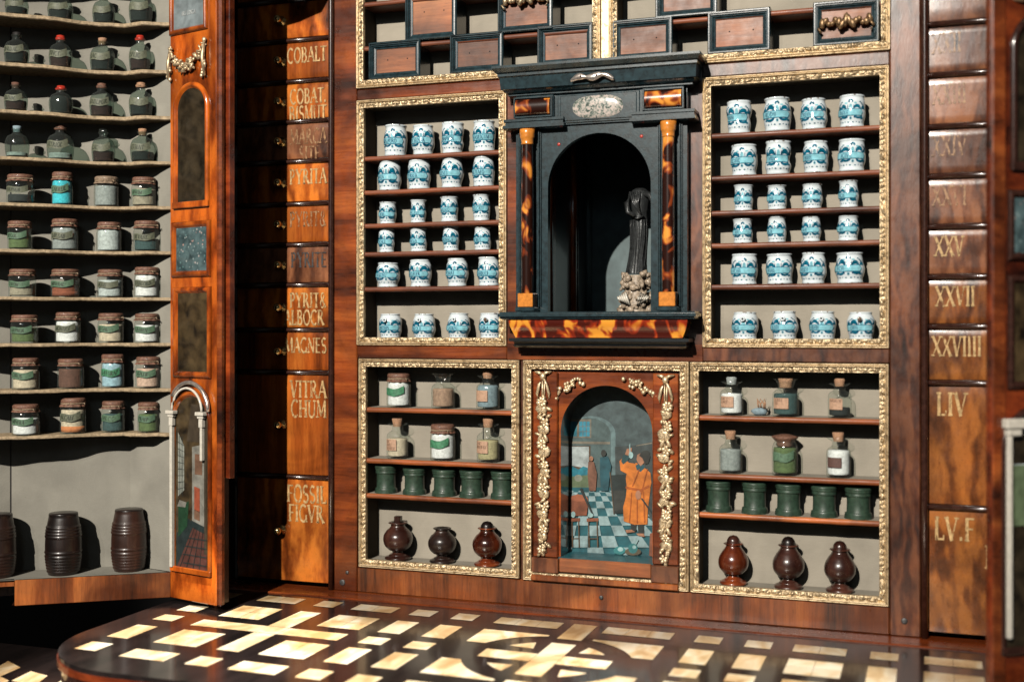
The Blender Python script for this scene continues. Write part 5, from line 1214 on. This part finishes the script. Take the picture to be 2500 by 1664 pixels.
# outer wooden back of the door
for a, c in (((-.003, .008), (sb - .002, DN + .004)), ((sb - .002, DN + .004), (.29, DN + .004))): quad(b, a, c, zpb, zt, 'walnut_dark')
b.add([NW(0, .0045, zpb), NW(.16, .0045, zpb), NW(.16, DN, zpb), NW(sb, DN, zpb)], [(0, 1, 2, 3)], 'walnut_dark')
b.build('linen_lining', door)
SH = [(54, 64), (171, 181), (283, 293), (394, 403), (503, 512), (613, 622), (726, 735), (837, 846), (948, 957), (1057, 1066)]
def front(s):          # scalloped front edge
    def ss(a, c, x): x = min(1, max(0, (x - a) / (c - a))); return x * x * (3 - 2 * x)
    return .020 * ss(.026, .050, s) * (1 - ss(.055, .175, s)) + .002 * sin(s * 90)
shz = []
for i, (ya, yb_) in enumerate(SH + [(-60, -51)]):
    z1 = NP(405, ya)[1]; z0 = NP(405, yb_)[1]
    if i < 10: shz.append(z1)
    m = MB(); n = 44; vs = []; S1 = .27
    for k in range(n + 1):
        s = S1 * k / n; f = front(s); wb = rg.uniform(-.0003, .0003)
        tb = DN - .0005 if s > sb else .005 + (DN - .005) * s / sb - .0005; tb = max(tb, f + .001)
        vs += [NW(s, tb, z0), NW(s, f + .0012, z0 + wb), NW(s, f, z0 + .0009 + wb), NW(s, f + wb, z1 - .0009), NW(s, f + .0010, z1 + wb * .4), NW(s, tb, z1)]
    P = 6; m.add(vs, [(k * P + j, (k + 1) * P + j, (k + 1) * P + (j + 1) % P, k * P + (j + 1) % P) for k in range(n) for j in range(P)], 'shelf_edge_tan' if False else 'linen_edge' if 'linen_edge' in MATS else 'cork_edge' if 'cork_edge' in MATS else 'lining_shaded', False)
    m.build('shelf', door)
plain('shelf_tan', (.36, .27, .165), .7, 0, 0, .4, 260, .5, 900)
for c_ in door.children:
    if c_.name.startswith('shelf'): c_.data.materials[0] = MATS['shelf_tan']
BT = [
 [(14, -22, 68, 55), (118, -20, 177, 57), (227, -16, 280, 59), (316, -30, 373, 54)],
 [(12, 80, 70, 166), (121, 87, 175, 173), (221, 94, 280, 174), (316, 87, 368, 167)],
 [(12, 202, 66, 279), (121, 210, 177, 283), (220, 204, 277, 286), (316, 202, 373, 281)],
 [(14, 308, 70, 394), (116, 305, 179, 396), (225, 316, 280, 397), (319, 315, 378, 393)],
 [(18, 427, 82, 500), (127, 421, 177, 504), (231, 432, 289, 504), (322, 434, 381, 501)],
 [(20, 540, 77, 612), (127, 535, 190, 612), (237, 543, 296, 612), (327, 540, 389, 611)],
 [(23, 657, 86, 726), (126, 657, 193, 726), (239, 658, 300, 726), (329, 652, 389, 724)],
 [(28, 768, 91, 837), (136, 762, 196, 836), (240, 764, 302, 836), (329, 765, 389, 836)],
 [(31, 873, 95, 947), (142, 875, 204, 946), (248, 864, 303, 945), (332, 870, 391, 945)],
 [(31, 986, 95, 1056), (148, 970, 209, 1053), (249, 978, 304, 1052), (337, 981, 388, 1054)]]
D_ = [
 [('dark', .3, 'dull', '', 'cork', 'cork'), ('dark', .35, 'dull', '', 'wax', 'cork'), ('dark', .42, 'dull', '', 'cork', 'cork'), ('dark', .46, 'dull', '', 'cork', 'cork')],
 [('dark', .40, 'dull', 'BALDAL', 'cork', 'hole_black'), ('maroon', .36, 'dull', 'TINCT', 'wax', 'red_wax'), ('dark', .46, 'dull', 'LAC', 'cork', 'cork'), ('maroon', .34, 'dull', 'SPLIC', 'wax', 'red_wax')],
 [('maroon', .36, 'dull', 'OLEUM', 'cork', 'content_brown'), ('dark', .62, None, '', 'wax', 'red_wax'), ('maroon', .34, 'dull', 'ELIX.PUR', 'wax', 'parchment'), ('dark', .42, 'dull', '', 'wax', 'cork')],
 [('pale', .16, None, '', 'cork', 'content_slate'), ('pale', .20, 'dull', 'VITRIOL', 'wax', 'parchment'), ('maroon', .34, 'dull', 'LAC', 'cork', 'glass_tinted'), ('dark', .30, 'dull', 'ESSENT', 'cork', 'cork')],
 [('dark', .30, 'dull', 'SULPHUR', 'parchment', 'parchment'), ('cyan', .74, 'scroll', 'CAERUL', 'parchment', 'parchment'), ('grey', .68, None, '', 'parchment', 'parchment_pale'), ('beige', .60, 'scroll', 'ANTIM', 'parchment', 'parchment')],
 [('green', .5, 'scroll', 'REGUL', 'parchment', 'parchment'), ('grey', .70, 'dull', 'LAP.SAB', 'parchment', 'parchment'), ('pale', .72, None, '', 'parchment', 'parchment'), ('teal', .42, 'dull', 'AEVANT', 'parchment', 'parchment')],
 [('beige', .45, 'scroll', 'CALOM', 'parchment', 'parchment'), ('rust', .40, 'scroll', 'MINERAL', 'parchment', 'parchment'), ('pale', .62, 'dull', 'ACRIS', 'parchment', 'parchment'), ('white', .72, 'dull', 'FANCORD', 'parchment', 'parchment')],
 [('green', .55, 'scroll', 'SULPHUR', 'parchment', 'parchment'), ('white', .70, 'dull', 'MONTICE', 'parchment', 'parchment'), ('cream', .62, 'scroll', 'REGAL', 'parchment', 'parchment'), ('white', .60, 'scroll', 'CRABEN', 'parchment', 'parchment')],
 [('cream', .62, 'scroll', 'CERUS', 'parchment', 'parchment'), ('brown', .66, None, '', 'parchment', 'parchment'), ('blue', .74, 'bright', 'SATURNI', 'parchment', 'parchment'), ('pink', .62, 'scroll', 'VIZLER', 'parchment', 'parchment')],
 [('white', .56, 'scroll', 'MINERA', 'parchment', 'parchment'), ('cream', .66, 'dull', 'ALCALI', 'parchment', 'parchment'), ('teal', .58, 'scroll', 'SAL.C.C', 'parchment', 'parchment'), ('green', .60, 'scroll', 'PRAEP', 'parchment', 'parchment')]]
rowd = ['top', 'second', 'third', 'fourth', 'fifth', 'sixth', 'seventh', 'eighth', 'ninth', 'lowest']
cname = dict(dark='black', maroon='dark red', pale='pale', cyan='turquoise', grey='grey', beige='beige', green='greenish', teal='dark teal', rust='rust brown', white='white', cream='cream', brown='brown', blue='pale blue', pink='pink')
ang = math.atan2(UD.y, UD.x) + pi
for i, row in enumerate(BT):
    for j, (xa, ya, xb, yb_) in enumerate(row):
        t = (.016, .027, .033, .018)[j]
        s0, _ = NP((xa + xb) / 2, yb_, t); zs = shz[i]; ztop = NP((xa + xb) / 2, ya, t)[1]
        P0 = NW(s0, t, zs); dep = (P0 - CAM).dot(FWD); R = (xb - xa) * dep / F_PX / 2
        cn, lv, lb, tx, cp, cm = D_[i][j]
        flask = i < 4
        lbl = f"{'bottle' if flask else 'covered jar'} of {cname[cn]} {'liquid' if flask and cn in ('dark', 'maroon') else 'powder'}, {ordn[j]} on the {rowd[i]} shelf of the left door"
        o = glass_jar(P0.x, P0.y, zs, R, ztop - zs, 'flask' if flask else 'wide', cn, lv, lbl, 'bottles on the left door shelves' if flask else 'covered jars on the left door shelves',
                      lb, tx, cp, cm, 'glass_bottle' if flask else 'glass_jar', 'bottle' if flask else 'jar', rg, content2='orange' if (i, j) == (9, 1) else ('rust' if (i, j) == (6, 1) else None), tinted=flask, labv=.42 if flask else .46)
        o.rotation_euler.z = .42
        if flask: pass
# barrels
for k, (xa, ya, xb, yb_, lbl) in enumerate(((-46, 1252, 38, 1402, 'dark ribbed wooden barrel cut off by the left edge of the photo'), (111, 1249, 199, 1395, 'dark ribbed wooden barrel with a black top, middle of the door floor'),
                                         (272, 1240, 358, 1385, 'brown ribbed wooden barrel with a chipped lower front, nearest the door hinge'))):
    t = (.025, .024, .026)[k]; s0, _ = NP((xa + xb) / 2, yb_, t); zs = zpt + .0003; ztop = NP((xa + xb) / 2, ya, t)[1] - .002
    P0 = NW(s0, t, zs); dep = (P0 - CAM).dot(FWD); R = (xb - xa) * dep / F_PX / 2; H = ztop - zs
    o = thing('wooden_barrel', lbl, 'barrel', tuple(P0), 'wooden barrels on the door floor')
    P = []
    nP = 90
    for q in range(nP + 1):
        v = q / nP; r = .80 + .20 * sin(pi * min(1, max(0, (v + .04) / 1.0))) ** .9
        ring = 0
        if .03 < v < .33: ring = .045 * abs(sin((v - .03) / .30 * pi * 6)) ** .6
        if .35 < v < .40: ring = .04 * sin((v - .35) / .05 * pi)
        if .62 < v < .82: ring = .045 * abs(sin((v - .62) / .20 * pi * 4)) ** .6
        P.append(((r + ring) * R * .97, v * H))
    m = MB(); m.lathe(tuple(P0), P, 'barrel_wood', 48); m.build('body', o, tuple(P0))
    m = MB(); m.lathe((P0.x, P0.y, P0.z + H), [(.76 * R, 0.0002), (.76 * R, .0012), (.02 * R, .0012)], 'dark_turned', 30); m.build('lid', o, (P0.x, P0.y, P0.z + H))

# ------------------------------------------------------------------ hinged picture leaf of the left door
def leaf_builder(origin, wdir, width, mirror, label, rects_px, base_z):
    pass
L0 = Vector((-.7745, -.1064, 0)); LD = Vector((.965, -.262, 0)).normalized(); LN = Vector((-LD.y, LD.x, 0))   # LN points back
if LN.y < 0: LN = -LN
LW_ = .0800
def LXf(p): return L0 + LD * (p[0] - .0032 * p[2] / .6 * 0) + LN * p[1] + Vector((0, 0, p[2]))
def LP(px, py, t=0.): v = on_plane(px, py, L0 + LN * t, LN); return (v - L0).dot(LD), v.z
lf = thing('picture_door_leaf', 'narrow polished walnut door leaf with moulded pictures, a gilt garland and a painted arch', 'cabinet door', tuple(LXf((.04, 0, .005))))
ZB = .0055
b = MB(); b.box(.0, LW_ - .0075, 0, .0068, ZB, .80, 'walnut_leaf', .0008, xf=LXf); b.box(LW_ - .0073, LW_, -.0012, .0068, ZB, .80, 'walnut_stile', .0022, xf=LXf); b.build('panel', lf, tuple(LXf((.04, 0, .3))))
b = MB(); b.box(LW_ - .004, LW_ + .0045, .0072, .015, .138, .80, 'red_moulding', .0008, xf=LXf); b.box(-.001, LW_ - .006, .0070, .016, ZB + .002, .80, 'walnut_dark', 0, xf=LXf); b.build('back_board', lf, tuple(LXf((.04, 0, .3))))
b = MB(); pz = [(.0, .684), (.078, .684), (.082, .690), (.108, .697), (.135, .708), (.150, .735), (.150, .80), (.0, .80)]
b.poly(pz, -.001, 'walnut_leaf', .008, LXf); b.build('shade_board', lf, tuple(LXf((.1, 0, .74))))  # unseen board added over the leaf, shaped to shade the upper drawers
def mould(mb, x0, x1, z0, z1, w, mat, xf, arch=False, hgt=.0036):
    pr = [(0, 0), (0, -.0015), (.2, -hgt * .8), (.45, -hgt), (.7, -hgt * .75), (.85, -hgt * .3), (1, -.0002)]
    if not arch:
        for (ox, oz, dx, dz, nx, nz) in [(x0, z0, 1, 0, 0, 1), (x1, z0, 0, 1, -1, 0), (x1, z1, -1, 0, 0, -1), (x0, z1, 0, -1, 1, 0)]:
            L = (x1 - x0) if dx else (z1 - z0); vs = []
            for i in (0, 1):
                for q, d in pr: a = q * w + (L - 2 * q * w) * i; vs.append((ox + dx * a + nx * q * w, d, oz + dz * a + nz * q * w))
            P = len(pr); mb.add(vs, [(j, P + j, P + j + 1, j + 1) for j in range(P - 1)], mat, True, xf)
    else:
        r = (x1 - x0) / 2; cx = (x0 + x1) / 2; zs = z1 - r; path = [(x0, z0, 1, 0), (x0, zs, 1, 0)]
        for i in range(1, 24): a = pi * i / 24; path.append((cx - r * cos(a), zs + r * sin(a), cos(a), -sin(a)))
        path += [(x1, zs, -1, 0), (x1, z0, -1, 0)]; vs = []
        for (x, z, nx, nz) in path:
            for q, d in pr: vs.append((x + nx * q * w, d, z + nz * q * w))
        P = len(pr); mb.add(vs, [(i * P + j, (i + 1) * P + j, (i + 1) * P + j + 1, i * P + j + 1) for i in range(len(path) - 1) for j in range(P - 1)], mat, True, xf)
        mb.box(x0, x1, -hgt, 0, z0 - w * .1, z0 + w * .9, mat, .0008, xf=xf)
def picture(px0, py0, px1, py1, mat, name, w=.0075, arch=False, extra=None, lp=LP, xfm=LXf, parent=None, mm='walnut_leaf'):
    x0, za = lp(px0, (py0 + py1) / 2); x1, _ = lp(px1, (py0 + py1) / 2); z1 = (lp(px0, py0)[1] + lp(px1, py0)[1]) / 2; z0 = (lp(px0, py1)[1] + lp(px1, py1)[1]) / 2
    m = MB(); mould(m, x0, x1, z0, z1, w, mm, xfm, arch); fo = m.build('picture_frame', parent or lf, tuple(xfm(((x0 + x1) / 2, 0, z0))))
    m = MB()
    if arch:
        r = (x1 - x0) / 2 - w * .9; cx = (x0 + x1) / 2; zs = z1 - w * .9 - r
        pts = [(cx + r, z0 + w * .8), (cx + r, zs)] + [(cx + r * cos(pi * i / 16), zs + r * sin(pi * i / 16)) for i in range(1, 16)] + [(cx - r, zs), (cx - r, z0 + w * .8)]
        m.poly(pts, -.0004, mat, 0, xfm)
    else: m.poly([(x0 + w * .9, z0 + w * .9), (x1 - w * .9, z0 + w * .9), (x1 - w * .9, z1 - w * .9), (x0 + w * .9, z1 - w * .9)], -.0004, mat, 0, xfm)
    if extra: extra(m, x0, x1, z0, z1)
    m.build(name, fo, tuple(xfm(((x0 + x1) / 2, 0, z0))))
    return x0, x1, z0, z1
def ars(m, x0, x1, z0, z1):
    text_plane(m, 'ARS LONGA', (x0 + x1) / 2, z0 + .019, .0042, -.0006, 'print_letter', .75, 'C', xf=LXf)
    text_plane(m, 'VITA BREVIS', (x0 + x1) / 2, z0 + .062, .0042, -.0006, 'print_letter', .7, 'C', xf=LXf)
picture(416, -120, 508, 80, 'print_grey', 'print', .0062, False, ars)
picture(425, 200, 512, 506, 'painting_dark', 'painting', .0068, True)
picture(421, 540, 516, 676, 'flower_print', 'print', .0068)
picture(425, 700, 517, 922, 'painting_brown', 'painting', .0068)
def interior(m, x0, x1, z0, z1):
    def q(a, c, d, e, mat, k): # fractions
        f = lambda u, v: (x0 + .008 + (x1 - x0 - .016) * u, z0 + .004 + (z1 - z0 - .012) * v)
        m.poly([f(*a), f(*c), f(*d), f(*e)], -.0004 - .00004 * k, mat, 0, LXf)
    fl = pc('tile_red', (.115, .045, .035)); wl = pc('wall_pale', (.30, .29, .25)); wd = pc('panel_brown', (.075, .055, .035)); gr = pc('curtain', (.02, .075, .035)); win = pc('window_pale', (.36, .38, .33)); rd = pc('red_door', (.42, .10, .05)); bn = pc('picture_brown', (.22, .12, .075)); bk = pc('dark', (.022, .036, .036))
    q((0, 0), (1, 0), (1, .25), (.55, .25), fl, 1); q((0, 0), (.55, .25), (.42, .30), (0, .2), bk, 2)
    q((.52, .27), (.92, .25), (.92, .74), (.52, .72), wl, 3); q((.92, .1), (1, .1), (1, .95), (.92, .95), wd, 4); q((.48, .25), (.92, .22), (.92, .26), (.48, .29), bk, 5)
    q((.05, .42), (.26, .46), (.26, .72), (.05, .80), win, 6)
    for k in range(1, 4): q((.05 + .05 * k, .42), (.062 + .05 * k, .42), (.062 + .05 * k, .78), (.05 + .05 * k, .78), bk, 7)
    for k in range(1, 9): q((.05, .42 + .04 * k), (.26, .44 + .035 * k), (.26, .443 + .035 * k), (.05, .424 + .04 * k), bk, 7)
    q((.06, .18), (.36, .25), (.42, .40), (.06, .36), gr, 8); q((.03, .36), (.3, .36), (.34, .39), (.1, .40), wl, 9)
    q((.6, .35), (.78, .34), (.78, .48), (.6, .49), rd, 10); q((.6, .30), (.78, .29), (.78, .345), (.6, .355), bn, 10); q((.62, .56), (.86, .56), (.86, .68), (.62, .68), bn, 11)
    q((.35, .75), (.9, .75), (.8, .97), (.5, .97), wd, 12)
    for k in range(4): q((.1 + .22 * k, 0), (.12 + .22 * k, 0), (.62 + .09 * k, .25), (.61 + .09 * k, .25), bk, 13); q((.2, .03 + .05 * k), (1, .03 + .05 * k), (1, .036 + .05 * k), (.25, .036 + .05 * k), bk, 13)
x0, x1, z0, z1 = picture(420, 955, 518, 1398, 'painting_brown', 'painted_room', .0060, True, interior)
m = MB(); r = .0235; cx = (x0 + x1) / 2 - .004; zs = LP(450, 1003)[1]
m.tube([LXf((cx - r * cos(pi * k / 18), -.0035, zs + r * sin(pi * k / 18) * 1.05)) for k in range(19)], .0014, 'cream_ivory', 8)
m.box(cx - r - .0022, cx - r + .0016, -.0055, -.001, z0 + .004, zs - .008, 'cream_ivory', .0006, xf=LXf)
m.box(cx + r - .0014, cx + r + .0020, -.0055, -.001, z0 + .12, zs - .008, 'cream_ivory', .0006, xf=LXf)
for sx in (-1, 1):
    m.box(cx + sx * r - .0062, cx + sx * r + .0062, -.0080, -.001, zs - .0035, zs + .0005, 'cream_ivory', .0006, xf=LXf)
    m.box(cx + sx * r - .0045, cx + sx * r + .0045, -.0065, -.001, zs - .0065, zs - .0036, 'cream_ivory', .0006, xf=LXf)
    m.box(cx + sx * r - .0028, cx + sx * r + .0028, -.0060, -.001, zs - .016, zs - .0066, 'cream_ivory', .0006, xf=LXf)
m.build('ivory_arch', lf, tuple(LXf((cx, 0, zs))))
m = MB(); r2 = .030
m.tube([LXf((cx + .004 - r2 * cos(pi * k / 18), -.0040, zs + .001 + r2 * sin(pi * k / 18))) for k in range(3, 19)], .0022, 'pewter', 8)
m.build('silver_arch', lf, tuple(LXf((cx, 0, zs))))
# garland on the leaf
m = MB(); G = lambda x, y, t=-.003: LXf((LP(x, y)[0], t, LP(x, y)[1]))
swag = [(424, 124), (430, 138), (438, 150), (448, 158), (458, 163), (468, 160), (478, 152), (488, 142), (497, 128), (503, 108)]
rr = random.Random(9)
for k, (x, y) in enumerate(swag):
    p = G(x, y); s = .0030 + .0036 * sin(pi * k / 9)
    for q in range(4): m.ball(p + Vector((rr.uniform(-.6, .6) * s, rr.uniform(-.0015, .001), rr.uniform(-.9, .7) * s)), (s * .34, s * .34, s * .40), 'gilt', 10, bumpy=.3, rot=Matrix.Rotation(rr.uniform(0, 3), 3, 'Y'))
    for q in range(4): leaf(m, p + Vector((0, -.001, rr.uniform(-.5, .5) * s)), rr.uniform(-pi, pi), s * 1.5, s * .6, 'gilt')
for (x, y0, y1) in ((421, 122, 196), (504, 98, 186)):
    m.tube([G(x, y0), G(x - 3, (y0 + y1) / 2, -.004), G(x - (4 if x < 450 else -1), y1)], .0018, 'gilt', 8, taper=[.8, 1.3, .9])
    for q in range(6): m.ball(G(x - 3 + rr.uniform(-4, 4), y1 - q * 7), (.002, .0018, .0026), 'gilt_pale', 8)
    m.ball(G(x, y0), (.0026, .002, .003), 'gilt_pale', 8)
m.build('gilt_garland', lf, tuple(G(460, 150)))

# ------------------------------------------------------------------ right door leaf
R0 = Vector((.0437, -.160, 0)); RD = Vector((.848, .530, 0)).normalized(); RN = Vector((-RD.y, RD.x, 0)); RN = RN if RN.y > 0 else -RN
def RXf(p): return R0 + RD * p[0] + RN * p[1] + Vector((0, 0, p[2]))
def RP(px, py, t=0.): v = on_plane(px, py, R0 + RN * t, RN); return (v - R0).dot(RD), v.z
rd_ = thing('right_door_leaf', 'blurred dark walnut door leaf with framed pictures at the right edge of the photo', 'cabinet door', tuple(RXf((.05, 0, .01))))
b = MB(); b.box(0, .125, 0, .009, .004, .80, 'walnut_dark_red' if False else 'red_moulding', .002, xf=RXf); b.build('panel', rd_, tuple(RXf((.05, 0, .3))))
b = MB(); b.box(.0, .012, -.002, -.0001, .006, .80, 'walnut_cross', .0008, xf=RXf); b.box(.125, .26, 0.0, .012, .004, .80, 'walnut_cross', .001, xf=RXf); b.build('edge_strip', rd_, tuple(RXf((.01, 0, .3))))
kw = dict(lp=RP, xfm=RXf, parent=rd_, mm='bead_dark')
picture(2466, 25, 2640, 418, 'painting_dark', 'painting', .0075, True, **kw)
picture(2458, 465, 2640, 638, 'flower_print', 'print', .0070, **kw)
picture(2458, 672, 2640, 950, 'painting_brown', 'painting', .0070, **kw)
x0, x1, z0, z1 = picture(2440, 985, 2640, 1590, 'painting_dark', 'painting', .0065, True, **kw)
m = MB(); xa = RP(2456, 1200)[0]; za = RP(2456, 1045)[1]; zb_ = RP(2456, 1555)[1]
m.box(xa - .0022, xa + .0022, -.0065, -.001, zb_, za, 'cream_ivory', .0008, xf=RXf); m.box(xa - .005, xa + .030, -.009, -.001, za, za + .008, 'cream_ivory', .001, xf=RXf); m.box(xa - .003, xa + .010, -.0075, -.001, za - .006, za - .0001, 'cream_ivory', .001, xf=RXf)
m.box(xa + .004, xa + .02, -.0012, -.0008, zb_ + .14, za - .05, pc('sky', (.52, .60, .60)), 0, xf=RXf) ; m.box(xa + .004, xa + .02, -.0013, -.0008, zb_ + .09, zb_ + .139, pc('foliage', (.16, .22, .12)), 0, xf=RXf)
m.build('ivory_column', rd_, tuple(RXf((xa, 0, .2))))
m = MB(); m.ball(RXf((RP(2490, 0)[0] + .0, -.003, RP(2490, 2)[1] + .004)), (.010, .004, .006), 'gilt_pale', 12, bumpy=.2); m.build('gilt_garland', rd_, tuple(RXf((.06, 0, .55))))
